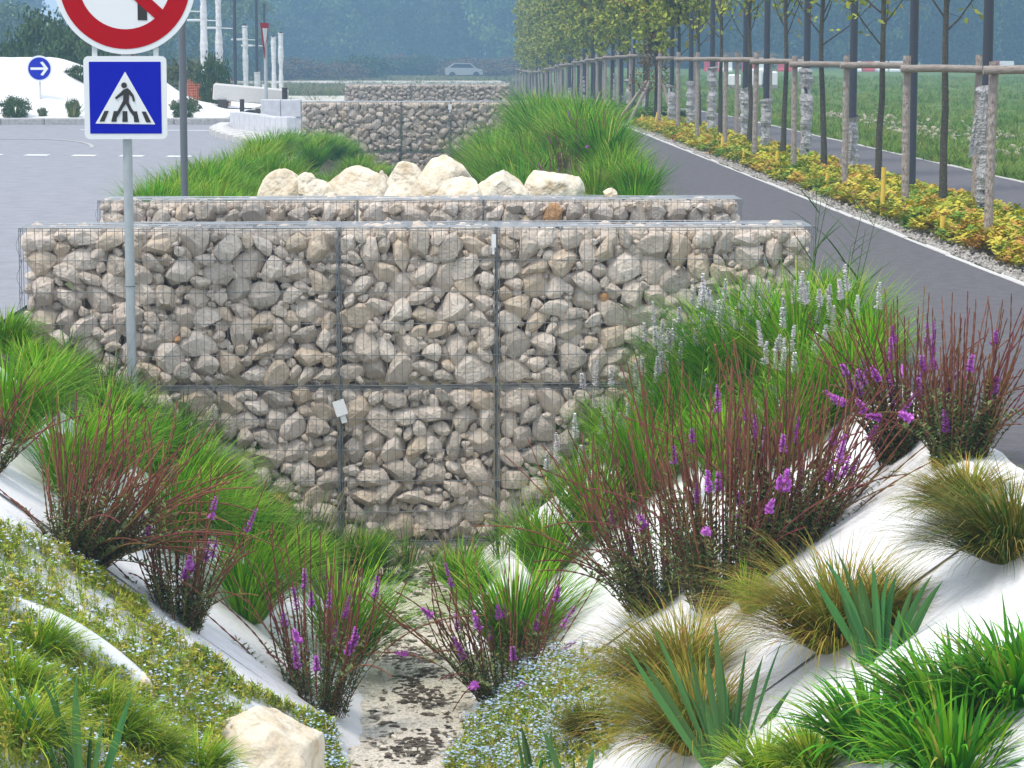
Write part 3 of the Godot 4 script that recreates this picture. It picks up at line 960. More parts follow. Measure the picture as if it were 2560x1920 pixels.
func make_tree(seed_: int, leafy: float) -> Node3D:
	rng.seed = seed_
	var t := Node3D.new()
	var tr := MB.new()
	var br := MB.new()
	var lf := MB.new()
	var pth := PackedVector3Array()
	var rad := PackedFloat32Array()
	var hgt := rng.randf_range(5.0, 6.2)
	var off := Vector3.ZERO
	for i in 15:
		var f := i / 14.0
		off += Vector3(rng.randf_range(-0.022, 0.022), 0, rng.randf_range(-0.02, 0.02))
		pth.push_back(Vector3(off.x, hgt * f, off.z))
		rad.push_back(lerpf(0.047, 0.008, pow(f, 0.9)) * (1.25 if i == 0 else 1.0))
	tr.tube(pth, rad, 9, Color(0.6, 0.6, 0.6))
	var nb := 34
	for b in nb:
		var f := lerpf(0.33 if leafy < 2.0 else 0.26, 0.97, pow(float(b) / nb, 0.9))
		var y := hgt * f
		var o := pth[0].lerp(pth[14], f)
		var kf := f * 14.0
		o = pth[int(kf)].lerp(pth[mini(int(kf) + 1, 14)], kf - int(kf))
		var az := b * 2.4 + rng.randf_range(-0.4, 0.4)
		var ln := lerpf(1.5, 0.35, f) * rng.randf_range(0.7, 1.15)
		var bp := PackedVector3Array()
		var bq := PackedFloat32Array()
		var p := o
		var ang := rng.randf_range(0.75, 1.05)
		for i in 7:
			bp.push_back(p)
			bq.push_back(lerpf(0.015, 0.003, i / 6.0) * lerpf(1.0, 0.5, f))
			ang = maxf(ang - 0.09 + rng.randf_range(-0.1, 0.1), 0.12)
			az += rng.randf_range(-0.22, 0.22)
			p += Vector3(cos(az) * sin(ang), cos(ang), sin(az) * sin(ang)) * ln / 6.0
		br.tube(bp, bq, 5, Color(0.6, 0.6, 0.6), false)
		for tw in 7:
			var i := 2 + rng.randi() % 5
			var o2 := bp[i]
			var d2 := (rdir() + Vector3(0, 0.7, 0)).normalized()
			var l2 := rng.randf_range(0.18, 0.42)
			br.tube(PackedVector3Array([o2, o2 + d2 * l2 * 0.5 + Vector3(0, 0.01, 0), o2 + d2 * l2]), PackedFloat32Array([0.004, 0.003, 0.0015]), 3, Color(0.6, 0.6, 0.6), false)
			var dens := leafy * sm(0.30, 0.52, f) + leafy * (0.22 if leafy < 2.0 else 0.6)
			for q in int(11 * dens + rng.randf()):
				var lp := o2 + d2 * l2 * rng.randf_range(0.3, 1.05) + rdir() * 0.05
				var g := rng.randf_range(0.7, 1.35)
				var col := Color(0.31 * g, 0.36 * g, 0.06)
				if rng.randf() < 0.2: col = Color(0.40 * g, 0.36 * g, 0.06)
				if rng.randf() < 0.05: col = Color(0.22 * g, 0.12 * g, 0.03)
				lf.leaf(lp, (rdir() + Vector3(0, -0.35, 0)).normalized(), rdir(), rng.randf_range(0.07, 0.12) * (1.35 if leafy > 2.0 else 1.0), rng.randf_range(0.045, 0.07) * (1.35 if leafy > 2.0 else 1.0), col)
	t.name = "young_tree"
	var a := MeshInstance3D.new(); a.mesh = tr.mesh(); a.material_override = M.bark; a.name = "trunk"; t.add_child(a)
	var b2 := MeshInstance3D.new(); b2.mesh = br.mesh(); b2.material_override = M.bark; b2.name = "branches"; t.add_child(b2)
	var c := MeshInstance3D.new(); c.mesh = lf.mesh(); c.material_override = M.leaf; c.name = "crown"; t.add_child(c)
	return t

func stake_pair(k: int, at: Vector3) -> void:
	var t := thing("tree_stake", "%s weathered two post stake frame from the right along the strip" % ordinal(k), "stake", at, rng.randf_range(-0.05, 0.05), "stake frames along the planted strip")
	for s in [-0.37, 0.37]:
		var mb := MB.new()
		var p := PackedVector3Array()
		var r := PackedFloat32Array()
		var lx := rng.randf_range(-0.02, 0.02)
		var hh := rng.randf_range(1.63, 1.70)
		for i in 6:
			var f := i / 5.0
			p.push_back(Vector3(s + lx * f, -0.1 + (hh + 0.1) * f, 0.0))
			r.push_back(0.041 * rng.randf_range(0.95, 1.04))
		mb.tube(p, r, 10, Color.WHITE)
		part("post", mb.mesh(), M.wood, t)
	var rl := MB.new()
	var y := rng.randf_range(1.53, 1.57)
	rl.tube(PackedVector3Array([Vector3(-0.46, y, 0.078), Vector3(-0.1, y + 0.006, 0.08), Vector3(0.2, y, 0.078), Vector3(0.47, y - 0.008, 0.078)]), PackedFloat32Array([0.039, 0.04, 0.04, 0.038]), 10, Color.WHITE)
	part("rail", rl.mesh(), M.rail, t)

func build_row() -> void:
	var kinds: Array = []
	for i in 4: kinds.append(make_tree(300 + i, 0.95))
	var lush: Array = []
	for i in 3: lush.append(make_tree(340 + i, 3.2))
	rng.seed = 77
	var d := 22.95
	for k in 31:
		var x := 5.36 + rng.randf_range(-0.04, 0.04)
		var y := base_level(x, d)
		if k != 9:
			stake_pair(k, P(x, y, d))
		var src: Node3D = kinds[(k * 7 + k / 4) % 4] if k < 8 else lush[(k * 5) % 3]
		var tr: Node3D = src.duplicate()
		tr.name = numbered("young_tree")
		add_child(tr)
		tr.position = P(x + 0.06, y - 0.03, d + 0.08)
		tr.rotation.y = k * 1.9
		var note := "bare twigged" if k < 6 else ("thinly leaved" if k < 12 else "leafy")
		tag(tr, "%s young staked tree, %s from the right in the row" % [note, ordinal(k)], "tree", "young trees in the planted strip")
		d += 4.25 + rng.randf_range(-0.1, 0.1)
	for a in kinds + lush: a.free()
	# dark posts with wrapped feet between the trees
	var info := [[5.54, 25.8, 0.35, 1.02, 1, "long crinkled white wrap with a torn flap"], [5.60, 30.1, -0.02, 0.12, 0, "bare shaft and a scrap of white at its foot"], [5.70, 35.0, 0.02, 0.82, 1, "crumpled wrap folded open at its top"], [5.65, 39.0, 0.02, 1.42, 0, "tall twisted grey wrap"], [5.55, 42.9, 0.0, 0.92, 0, "tight banded wrap"], [5.72, 47.2, 0.0, 1.05, 0, "pale wrap behind two stakes"], [5.55, 51.2, 0.0, 1.4, 0, "ragged whitish wrap"], [5.55, 55.4, 0.0, 1.05, 0, "smooth whitish wrap with dark base"], [5.38, 57.9, 0.0, 0.95, 0, "fat grey corrugated wrap"]]
	for k in 12:
		info.append([5.5 + rng.randf_range(-0.1, 0.1), 66.5 + 4.3 * k, 0.0, rng.randf_range(0.4, 1.2), 0, "%s wrap among the far stakes" % ["short", "grey", "pale", "creased"][k % 4]])
	var k := 0
	for q in info:
		var y := base_level(q[0], q[1])
		var t := thing("lamp_post", "%s dark post from the right, %s" % [ordinal(k), q[5]], "post", P(q[0], y - 0.05, q[1]), rng.randf() * 6.0 if q[4] == 0 else 0.0, "dark posts in the planted strip")
		part("shaft", pole_mesh(0.052, 6.5, 14), M.dark_steel, t)
		var w := part("wrap", wrap_mesh(q[3], 0.075, k), M.wrap, t, Vector3(0, maxf(q[2], 0.0) + 0.05, 0))
		if q[2] > 0.1:
			var sl := wrap_mesh(q[2] + 0.3, 0.06, k + 40)
			part("lower_wrap", sl, M.wrap, t, Vector3(0, 0.03, 0))
		if q[4] == 1:
			part("flap", flap_mesh(), M.wrap, t, Vector3(0, q[3] + q[2] + 0.03 - (0.0 if k == 0 else 0.02), 0.05))
		k += 1
	# brown dying tree with raking props
	var t := thing("dying_tree", "brown leaved dying tree with dark trunk and raking props", "tree", P(5.35, 0.0, 61.2))
	var tk := MB.new()
	tk.tube(PackedVector3Array([Vector3(0, -0.1, 0), Vector3(0.02, 1.0, 0), Vector3(-0.03, 2.2, 0.02), Vector3(0.0, 4.6, 0)]), PackedFloat32Array([0.1, 0.085, 0.07, 0.02]), 9, Color(0.5, 0.5, 0.5))
	part("trunk", tk.mesh(), M.black_wood, t)
	var fo := MB.new()
	for i in 2400:
		var h := rng.randf_range(0.75, 4.8)
		var rr := 0.55 * sqrt(rng.randf()) * (0.6 + 0.5 * sin(h * 2.0))
		var a := rng.randf() * TAU
		var g := rng.randf_range(0.6, 1.3)
		var col := Color(0.17 * g, 0.105 * g, 0.05 * g) if rng.randf() < 0.72 else Color(0.15 * g, 0.16 * g, 0.04 * g)
		fo.leaf(Vector3(cos(a) * rr - 0.12, h, sin(a) * rr), (rdir() + Vector3(0, -0.6, 0)).normalized(), rdir(), rng.randf_range(0.05, 0.1), 0.045, col)
	var twg := MB.new()
	for i in 40:
		var h := rng.randf_range(0.7, 3.8)
		var a := rng.randf() * TAU
		var e := Vector3(cos(a) * 0.5 - 0.1, h + 0.55, sin(a) * 0.5)
		twg.tube(PackedVector3Array([Vector3(0, h, 0), Vector3(0, h + 0.2, 0).lerp(e, 0.5), e]), PackedFloat32Array([0.012, 0.007, 0.003]), 4, Color(0.5, 0.5, 0.5), false)
	part("branches", twg.mesh(), M.bark, t)
	part("crown", fo.mesh(), M.leaf, t)
	for q in [[-0.75, 0.4], [-1.0, 0.0], [0.35, 0.6]]:
		var pr := MB.new()
		pr.tube(PackedVector3Array([Vector3(q[0], -0.05, q[1]), Vector3(q[0] * 0.25, 1.0, q[1] * 0.3)]), PackedFloat32Array([0.04, 0.04]), 8, Color.WHITE)
		part("prop", pr.mesh(), M.wood, t)
	# yellow drain pipe stubs in the planted strip
	var stubs := [[4.93, 27.6, 0.30, 0.06, "tall upright"], [4.97, 31.9, 0.09, 0.6, "short tilted"], [4.98, 36.6, 0.16, 0.25, "leaning"], [4.86, 24.0, 0.07, 0.3, "low capped"], [4.95, 43.3, 0.14, 0.5, "bent"], [5.0, 57.0, 0.2, 0.8, "toppling"], [4.9, 59.0, 0.12, 0.2, "tiny"], [4.88, 39.6, 0.06, 0.4, "barely showing"]]
	for q in stubs:
		var s := thing("yellow_pipe", "%s yellow drain pipe stub in the planted strip" % q[4], "pipe", P(q[0] - 0.1, 0.03, q[1]), rng.randf_range(-0.6, 0.6), "yellow pipe stubs")
		var mb := MB.new()
		var p := PackedVector3Array()
		var r := PackedFloat32Array()
		for i in 13:
			var f := i / 12.0
			p.push_back(Vector3(sin(f * q[3]) * q[2] * 0.6, -0.05 + (q[2] * 1.25 + 0.14) * f, 0))
			r.push_back(0.026 if i % 2 == 0 else 0.0235)
		mb.tube(p, r, 12, Color.WHITE)
		part("hose", mb.mesh(), M.yellow, s)
		part("opening", pole_mesh(0.018, 0.003, 12), M.tyre, s, p[12] + Vector3(0, 0.001, 0))

func build_far_left() -> void:
	# concrete block steps beside the third weir
	var blocks: Array = []
	var a := Vector2(-4.2, 56.0)
	var b := Vector2(-2.72, 51.3)
	var n := 11
	var row := thing("block_wall", "low pale wall of upright concrete blocks beside the third weir", "wall", P((a.x + b.x) * 0.5, 0.0, (a.y + b.y) * 0.5))
	var o := Vector3(row.position.x, 0, row.position.z)
	var turn := atan2(b.y - a.y, b.x - a.x)
	var bm := MB.new()
	var L := a.distance_to(b) / n
	bm.box(Vector3(-L * 0.455, -0.1, -0.1), Vector3(L * 0.455, 0.40, 0.1), Color.WHITE, Transform3D.IDENTITY, 0.012)
	var bmm := bm.mesh()
	for i in n:
		var p := a.lerp(b, (i + 0.5) / n)
		var q := part("block", bmm, M.block, row, P(p.x, rng.randf_range(-0.02, 0.02), p.y) - o)
		q.rotation.y = turn
	var up := thing("block_stack", "upper tier of pale concrete blocks behind the low block wall", "wall", P(-3.0, 0.05, 54.6))
	var um := MB.new()
	um.box(Vector3(-0.205, 0, -0.15), Vector3(0.205, 0.36, 0.15), Color.WHITE, Transform3D.IDENTITY, 0.012)
	var umm := um.mesh()
	for i in 2:
		for j in 2:
			part("block", umm, M.block, up, Vector3(-0.32 + 0.42 * i + (0.06 if j == 0 else 0.0), 0.365 * j - 0.08, rng.randf_range(-0.02, 0.02)))
	for q in [[-4.22, 58.6, 0.62, 0.11, "left"], [-3.86, 58.4, 0.42, 0.11, "middle, shortest"], [-3.34, 60.0, 0.86, 0.13, "right, tallest"]]:
		var t := thing("timber_bollard", "dark timber bollard behind the block wall, %s of three" % q[4], "bollard", P(q[0], 0.0, q[1]), rng.randf(), "dark bollards by the block wall")
		var mb := MB.new()
		mb.tube(PackedVector3Array([Vector3(0, -0.1, 0), Vector3(0.01, q[2], 0)]), PackedFloat32Array([q[3] * 0.5, q[3] * 0.5]), 10, Color.WHITE)
		part("shaft", mb.mesh(), M.black_wood, t)
		part("top", pole_mesh(q[3] * 0.46, 0.01, 10), M.wood, t, Vector3(0.01, q[2], 0))
	# wrapped lamp columns receding along the road: [x, d, wrap from, wrap to, height, lamp]
	var cols := [[-6.8, 79.0, 0.15, 4.2, 5.0, 1, "widest, fully wrapped in white"], [-6.75, 84.0, 0.3, 4.0, 5.0, 1, "knotted wrap high on the shaft"], [-6.69, 90.0, 0.0, 0.45, 5.0, 2, "dark shaft with white foot"], [-6.76, 96.0, 0.8, 3.0, 3.1, 1, "wrapped and cut short"], [-6.8, 103.0, 0.2, 1.4, 4.6, 2, "dark above a short white wrap"], [-7.06, 112.0, 0.4, 1.0, 4.4, 2, "farthest dark shaft"], [-6.8, 114.0, 0.4, 3.05, 3.1, 1, "slender pale wrapped"], [-6.6, 116.0, 0.5, 3.25, 3.3, 1, "rightmost pale wrapped"]]
	var k := 0
	for q in cols:
		var y := base_level(q[0], q[1])
		var t := thing("street_lamp", "street lamp column across the road, %s" % q[6], "street lamp", P(q[0], y - 0.05, q[1]), 0.0, "wrapped lamp columns along the far road")
		part("shaft", pole_mesh(0.06, q[4], 12), M.dark_steel, t)
		part("wrap", wrap_mesh(q[3] - q[2], 0.1, 60 + k, 0.25), M.pale_wrap, t, Vector3(0, q[2], 0))
		if k in [0, 1, 2, 4, 5]:
			var arm := MB.new()
			var ay: float = [3.0, 2.85, 2.75, 0.0, 2.65, 2.6][k]
			arm.tube(PackedVector3Array([Vector3(0, ay, 0), Vector3(-0.75, ay + 0.03, 0)]), PackedFloat32Array([0.02, 0.015]), 6, Color.WHITE)
			part("arm", arm.mesh(), M.sign_grey, t)
			var hd := MB.new()
			hd.box(Vector3(-1.0, ay - 0.02, -0.1), Vector3(-0.5, ay + 0.06, 0.1), Color.WHITE, Transform3D.IDENTITY, 0.02)
			part("lamp_head", hd.mesh(), M.sign_grey, t)
		k += 1
	# building material lying by the road: slab on bearers, orange netting
	var sl := thing("concrete_slab", "pale concrete slab lying tilted on bearers behind dark bollards", "slab", P(-5.0, 0.0, 72.0), 0.06)
	var sb := MB.new()
	sb.box(Vector3(-1.0, 0.28, -0.7), Vector3(1.05, 0.72, 0.7), Color.WHITE, Transform3D(Basis(Vector3(0, 0, 1), -0.09), Vector3.ZERO), 0.03)
	part("slab", sb.mesh(), M.edging, sl)
	for x in [-0.7, 0.7]:
		var bb := MB.new()
		bb.box(Vector3(x - 0.12, -0.05, -0.8), Vector3(x + 0.12, 0.33 - x * 0.06, 0.8))
		part("bearer", bb.mesh(), M.black_wood, sl)
	for q in [[-6.75, 74.0, "left"], [-6.0, 74.4, "right"]]:
		var nt := thing("safety_net", "%s piece of faded orange safety netting beside the poles" % q[2], "netting", P(q[0], 0.0, q[1]), 0.1, "orange netting")
		for s in [-0.33, 0.33]:
			part("peg", pole_mesh(0.015, 0.95, 6), M.steel, nt, Vector3(s, -0.1, 0))
		var net := MB.new()
		for i in 12:
			var x := -0.33 + 0.66 * i / 11.0
			net.box(Vector3(x - 0.014, 0.12, -0.005), Vector3(x + 0.014, 0.8 - 0.1 * sin(i), 0.005))
		for j in 9:
			net.box(Vector3(-0.33, 0.14 + 0.075 * j, 0.006), Vector3(0.33, 0.165 + 0.075 * j, 0.012))
		part("net", net.mesh(), M.orange_net, nt)
	# pale car far out in the field
	var c := thing("parked_car", "pale car half hidden by reeds in the far field", "car", P(3.2, -1.0, 246.0), 0.0)
	var body := MB.new()
	var prof := PackedVector2Array([Vector2(-1.75, 0.3), Vector2(1.75, 0.3), Vector2(1.8, 0.75), Vector2(1.2, 0.92), Vector2(0.65, 1.38), Vector2(-0.9, 1.42), Vector2(-1.55, 1.0), Vector2(-1.8, 0.85)])
	part("body", plate(prof, 0.8, 1.6), M.car, c)
	for s in [0.806, -0.803]:
		part("side_window", plate(PackedVector2Array([Vector2(-1.35, 0.98), Vector2(0.95, 0.95), Vector2(0.58, 1.31), Vector2(-0.85, 1.34)]), s, 0.003), M.glass, c)
	for x in [-1.1, 1.15]:
		for z in [0.72, -0.72]:
			var wh := MB.new()
			wh.tube(PackedVector3Array([Vector3(x, 0.3, z - 0.1), Vector3(x, 0.3, z + 0.1)]), PackedFloat32Array([0.3, 0.3]), 16, Color.WHITE)
			part("wheel", wh.mesh(), M.tyre, c)

func build_far_right() -> void:
	# red and white plastic barriers at the edge of the meadow
	var prof := PackedVector2Array([Vector2(-0.25, 0.0), Vector2(0.25, 0.0), Vector2(0.24, 0.12), Vector2(0.12, 0.3), Vector2(0.09, 0.8), Vector2(-0.09, 0.8), Vector2(-0.12, 0.3), Vector2(-0.24, 0.12)])
	var m := plate(prof, 0.55, 1.1)
	var xs := [21.6, 22.7, 24.6, 25.7, 27.3, 28.4, 32.6, 33.7, 34.8, 35.9, 43.4, 44.6]
	for i in xs.size():
		var red := i in [0, 2, 4, 7, 10]
		var t := thing("road_barrier", "%s plastic barrier, %s from the left beyond the meadow" % ["red" if red else "white", ordinal(i)], "barrier", P(xs[i], 0.0, 200.0 + (i % 3) * 0.4), PI / 2 + rng.randf_range(-0.12, 0.12), "plastic barriers beyond the meadow")
		part("shell", m, M.red_plastic if red else M.white_plastic, t)
	for q in [[13.45, 115.0, 0.42, 0.62, "narrow"], [14.35, 115.3, 0.8, 0.86, "large"], [15.05, 115.2, 0.5, 0.75, "middling"]]:
		var t := thing("wrapped_pallet", "%s white wrapped pallet load at the meadow end" % q[4], "pallet", P(q[0], 0.0, q[1]), rng.randf_range(-0.2, 0.2), "wrapped pallets")
		var b := MB.new()
		b.box(Vector3(-q[2] * 0.5, 0.12, -0.4), Vector3(q[2] * 0.5, q[3], 0.4), Color.WHITE, Transform3D.IDENTITY, 0.05)
		part("load", b.mesh(), M.white, t)
		var s := MB.new()
		for z in [-0.35, 0.0, 0.35]:
			s.box(Vector3(-q[2] * 0.5, 0.0, z - 0.05), Vector3(q[2] * 0.5, 0.12, z + 0.05))
		part("pallet", s.mesh(), M.wood, t)

# ---------------------------------------------------------------- plants
func pick(pal: Array, spread: float) -> Color:
	var c: Color = pal[rng.randi() % pal.size()]
	var g := rng.randf_range(1.0 - spread, 1.0 + spread)
	return Color(c.r * g, c.g * g, c.b * g)

const GREEN := [Color(0.145, 0.37, 0.012), Color(0.20, 0.43, 0.018), Color(0.10, 0.29, 0.012), Color(0.26, 0.45, 0.03), Color(0.075, 0.23, 0.012), Color(0.36, 0.36, 0.07)]
const DEEP := [Color(0.05, 0.23, 0.014), Color(0.07, 0.28, 0.016), Color(0.10, 0.33, 0.018), Color(0.035, 0.16, 0.014)]
const OLIVE := [Color(0.27, 0.24, 0.03), Color(0.20, 0.24, 0.03), Color(0.36, 0.26, 0.05), Color(0.14, 0.20, 0.025), Color(0.32, 0.30, 0.045), Color(0.40, 0.23, 0.065)]
const OLIVE_DARK := [Color(0.08, 0.13, 0.015), Color(0.13, 0.15, 0.02), Color(0.20, 0.17, 0.03), Color(0.05, 0.11, 0.015), Color(0.25, 0.19, 0.04)]
const LIME := [Color(0.30, 0.40, 0.03), Color(0.38, 0.42, 0.045), Color(0.20, 0.36, 0.025), Color(0.13, 0.30, 0.022)]
const WEED := [Color(0.07, 0.15, 0.03), Color(0.10, 0.19, 0.035), Color(0.05, 0.12, 0.03), Color(0.22, 0.20, 0.08)]
const SEED := [Color(0.17, 0.068, 0.045), Color(0.21, 0.085, 0.052), Color(0.135, 0.055, 0.036), Color(0.20, 0.12, 0.05), Color(0.18, 0.055, 0.055)]

# unit clump about 1 high; wind pushes the blades towards +x
func grass_mesh(n: int, w0: float, w1: float, lean: float, bend0: float, bend1: float, foot: float, wind: float, pal: Array, segs: int = 5) -> ArrayMesh:
	var mb := MB.new()
	for i in n:
		var az := rng.randf() * TAU
		var rr := foot * sqrt(rng.randf())
		var ln := lean * pow(rng.randf(), 0.7)
		# the wind turns each blade's heading a little and leans it
		var dir := Vector2(cos(az) * ln, sin(az) * ln) + Vector2(wind, wind * 0.15)
		var az2 := dir.angle() + rng.randf_range(-0.2, 0.2)
		mb.blade(Vector3(cos(az) * rr, -0.03, sin(az) * rr), az2, dir.length(), rng.randf_range(bend0, bend1), rng.randf_range(0.62, 1.18), rng.randf_range(w0, w1), segs, pick(pal, 0.22), rng.randf_range(-0.8, 0.8))
	return mb.mesh()

func grass(label: String, x: float, d: float, h: float, kind: String, wind: float = 0.25, wide: float = 1.0) -> Node3D:
	var names := {"green": "grass_clump", "deep": "grass_clump", "lime": "grass_clump", "sedge": "sedge_clump", "sedge_dark": "sedge_clump", "lily": "daylily_clump", "weed": "weed_tuft"}
	var cats := {"green": "grass", "deep": "grass", "lime": "grass", "sedge": "sedge", "sedge_dark": "sedge", "lily": "daylily", "weed": "weed"}
	var t := thing(names[kind], label, cats[kind], P(x, gh(x, d) + 0.02, d), 0.0, "%s plants in the swale" % cats[kind])
	var m: ArrayMesh
	var k := 1.0 / h
	match kind:
		"green": m = grass_mesh(640, 0.005 * k, 0.0095 * k, 0.62, 0.25, 1.25, 0.12, wind, GREEN)
		"deep": m = grass_mesh(640, 0.005 * k, 0.009 * k, 0.6, 0.2, 1.1, 0.12, wind, DEEP + GREEN)
		"lime": m = grass_mesh(420, 0.004 * k, 0.008 * k, 0.75, 0.4, 1.5, 0.16, wind, LIME)
		"sedge": m = grass_mesh(1500, 0.0028 * k, 0.005 * k, 0.95, 0.6, 1.7, 0.14, wind, OLIVE, 6)
		"sedge_dark": m = grass_mesh(1400, 0.0028 * k, 0.005 * k, 0.95, 0.5, 1.5, 0.14, wind, OLIVE_DARK, 6)
		"lily": m = grass_mesh(420, 0.007 * k, 0.017 * k, 0.85, 0.1, 1.7, 0.34, wind, DEEP + DEEP + GREEN, 7)
		"weed": m = grass_mesh(70, 0.004 * k, 0.009 * k, 0.85, 0.1, 1.2, 0.2, wind, WEED)
	var o := part("leaves", m, M.fine if kind.begins_with("sedge") else M.leaf, t)
	o.scale = Vector3(h * wide, h, h * wide)
	if kind == "weed" and rng.randf() < 0.5:
		var s := MB.new()
		for i in 4:
			s.blade(Vector3(0, 0, 0), rng.randf() * TAU, rng.randf_range(0.0, 0.25), 0.3, rng.randf_range(0.9, 1.4), 0.004 * k, 4, Color(0.36, 0.28, 0.13))
		var so := part("straw", s.mesh(), M.fine, t)
		so.scale = Vector3(h, h, h)
	return t

func spike(mb: MB, p: Vector3, d: Vector3, ln: float, rad: float, n: int, pal: Array) -> void:
	for i in n:
		var f := rng.randf()
		var s := d.cross(rdir()).normalized()
		mb.leaf(p + d * ln * f, (s + d * 0.35).normalized(), d, rad * rng.randf_range(0.8, 1.3) * (1.15 - 0.7 * f), rad * 0.75, pick(pal, 0.25))

# purple loosestrife gone to seed: many thin beaded stems, some still in flower
func loosestrife(label: String, x: float, d: float, h: float, n: int, flowers: int, fan: float, wind: float) -> void:
	var t := thing("loosestrife", label, "flower", P(x, gh(x, d) + 0.02, d), 0.0, "loosestrife plants in the swale")
	var st := MB.new()
	var lv := MB.new()
	var tips: Array = []
	for i in n:
		var az := rng.randf() * TAU
		var dir := Vector2(cos(az), sin(az)) * fan * pow(rng.randf(), 0.6) + Vector2(wind, 0)
		var ang := dir.length()
		var a2 := dir.angle()
		var ln := h * rng.randf_range(0.55, 1.18) * (1.0 + 0.15 * ang)
		var curl := rng.randf_range(-1.3, 0.9) * ang + rng.randf_range(-0.2, 0.25)
		if rng.randf() < 0.16: curl = rng.randf_range(0.4, 1.6)
		var sway := rng.randf_range(-1.0, 1.0)
		var p := Vector3(cos(az), 0, sin(az)) * 0.16 * sqrt(rng.randf()) * h
		p.y = -0.06
		var col := pick(SEED, 0.25)
		var k := 30
		var pp := PackedVector3Array()
		var rr := PackedFloat32Array()
		var fl := flowers > 0 and i < flowers
		for j in k:
			var f := float(j) / (k - 1)
			pp.push_back(p)
			rr.push_back(0.0022 if f < 0.42 else ((0.0066 if j % 2 == 0 else 0.0034) * (1.1 - f * 0.6)))
			var g := ang + curl * f + 0.16 * sway * sin(f * 5.0)
			p += Vector3(cos(a2) * sin(g), cos(g), sin(a2) * sin(g)) * ln / (k - 1) + Vector3(rng.randf_range(-0.0015, 0.0015), 0, rng.randf_range(-0.0015, 0.0015))
			if f < 0.5:
				for s in 4:
					var ld := (Vector3(cos(rng.randf() * TAU), 0.5, sin(rng.randf() * TAU))).normalized()
					lv.leaf(p, ld, Vector3.UP, rng.randf_range(0.02, 0.045), 0.011, pick([Color(0.16, 0.21, 0.085), Color(0.20, 0.26, 0.10), Color(0.12, 0.16, 0.07), Color(0.24, 0.20, 0.09), Color(0.09, 0.17, 0.05)], 0.25))
		st.tube(pp, rr, 4, col, false)
		if fl:
			var q := rng.randi_range(14, 23)
			tips.append([pp[q], (pp[q + 3] - pp[q]).normalized()])
	part("stems", st.mesh(), M.stem, t)
	part("leaves", lv.mesh(), M.leaf, t)
	for q in tips:
		var mb := MB.new()
		spike(mb, Vector3.ZERO, q[1], rng.randf_range(0.06, 0.14), 0.021, 90, [Color(0.60, 0.17, 0.66), Color(0.70, 0.28, 0.74), Color(0.52, 0.12, 0.58)])
		part("flower_spike", mb.mesh(), M.petal, t, q[0])

func white_spikes(label: String, x: float, d: float, h: float, n: int) -> void:
	var t := thing("white_speedwell", label, "flower", P(x, gh(x, d) + 0.02, d), 0.0, "white flowering plants on the right slope")
	var st := MB.new()
	var lv := MB.new()
	for i in n:
		var az := rng.randf() * TAU
		var rr := rng.randf_range(0.02, 0.28)
		var b := Vector3(cos(az) * rr, -0.1, sin(az) * rr)
		var e := b + Vector3(rng.randf_range(-0.1, 0.1), h * rng.randf_range(0.8, 1.4) + 0.1, rng.randf_range(-0.1, 0.1))
		st.tube(PackedVector3Array([b, b.lerp(e, 0.5) + Vector3(0.01, 0, 0), e]), PackedFloat32Array([0.003, 0.0025, 0.0015]), 4, Color(0.10, 0.19, 0.04), false)
		for j in 12:
			var f := rng.randf_range(0.15, 0.75)
			lv.leaf(b.lerp(e, f), (rdir() + Vector3(0, 0.4, 0)).normalized(), Vector3.UP, rng.randf_range(0.04, 0.07), 0.014, pick(GREEN, 0.2))
		var mb := MB.new()
		spike(mb, Vector3.ZERO, (e - b).normalized(), rng.randf_range(0.09, 0.16), 0.023, 120, [Color(0.82, 0.83, 0.80), Color(0.74, 0.77, 0.72), Color(0.86, 0.86, 0.84)])
		part("flower_spike", mb.mesh(), M.petal, t, e - (e - b).normalized() * 0.1)
	part("stems", st.mesh(), M.stem, t)
	part("leaves", lv.mesh(), M.leaf, t)

# sword leaf, flat in the plane of its fan, with a thicker midrib
func fan_leaf(mb: MB, base: Vector3, lean: float, bend: float, length: float, width: float, turn: float, col: Color) -> void:
	var ax := Vector3(cos(turn), 0, sin(turn))
	var nn := Vector3(-sin(turn), 0, cos(turn))
	var p := base
	var segs := 8
	var rows: Array = []
	for i in segs + 1:
		var f := float(i) / segs
		var a := lean + bend * f * f
		var dir := ax * sin(a) + Vector3.UP * cos(a)
		var sd := ax * cos(a) - Vector3.UP * sin(a)
		var w := width * 0.5 * (0.75 + 0.5 * f if f < 0.5 else (1.0 - pow((f - 0.5) / 0.5, 1.8)))
		rows.append([p - sd * w, p + nn * 0.003 * (1.0 - f), p + sd * w])
		p += dir * length / segs
	for i in segs:
		for k in 2:
			var q = (nn + (rows[i][2] - rows[i][0]).normalized() * (-0.35 if k == 0 else 0.35)).normalized()
			mb.tri(rows[i][k], rows[i][k + 1], rows[i + 1][k + 1], q, q, q, col)
			mb.tri(rows[i][k], rows[i + 1][k + 1], rows[i + 1][k], q, q, q, col)

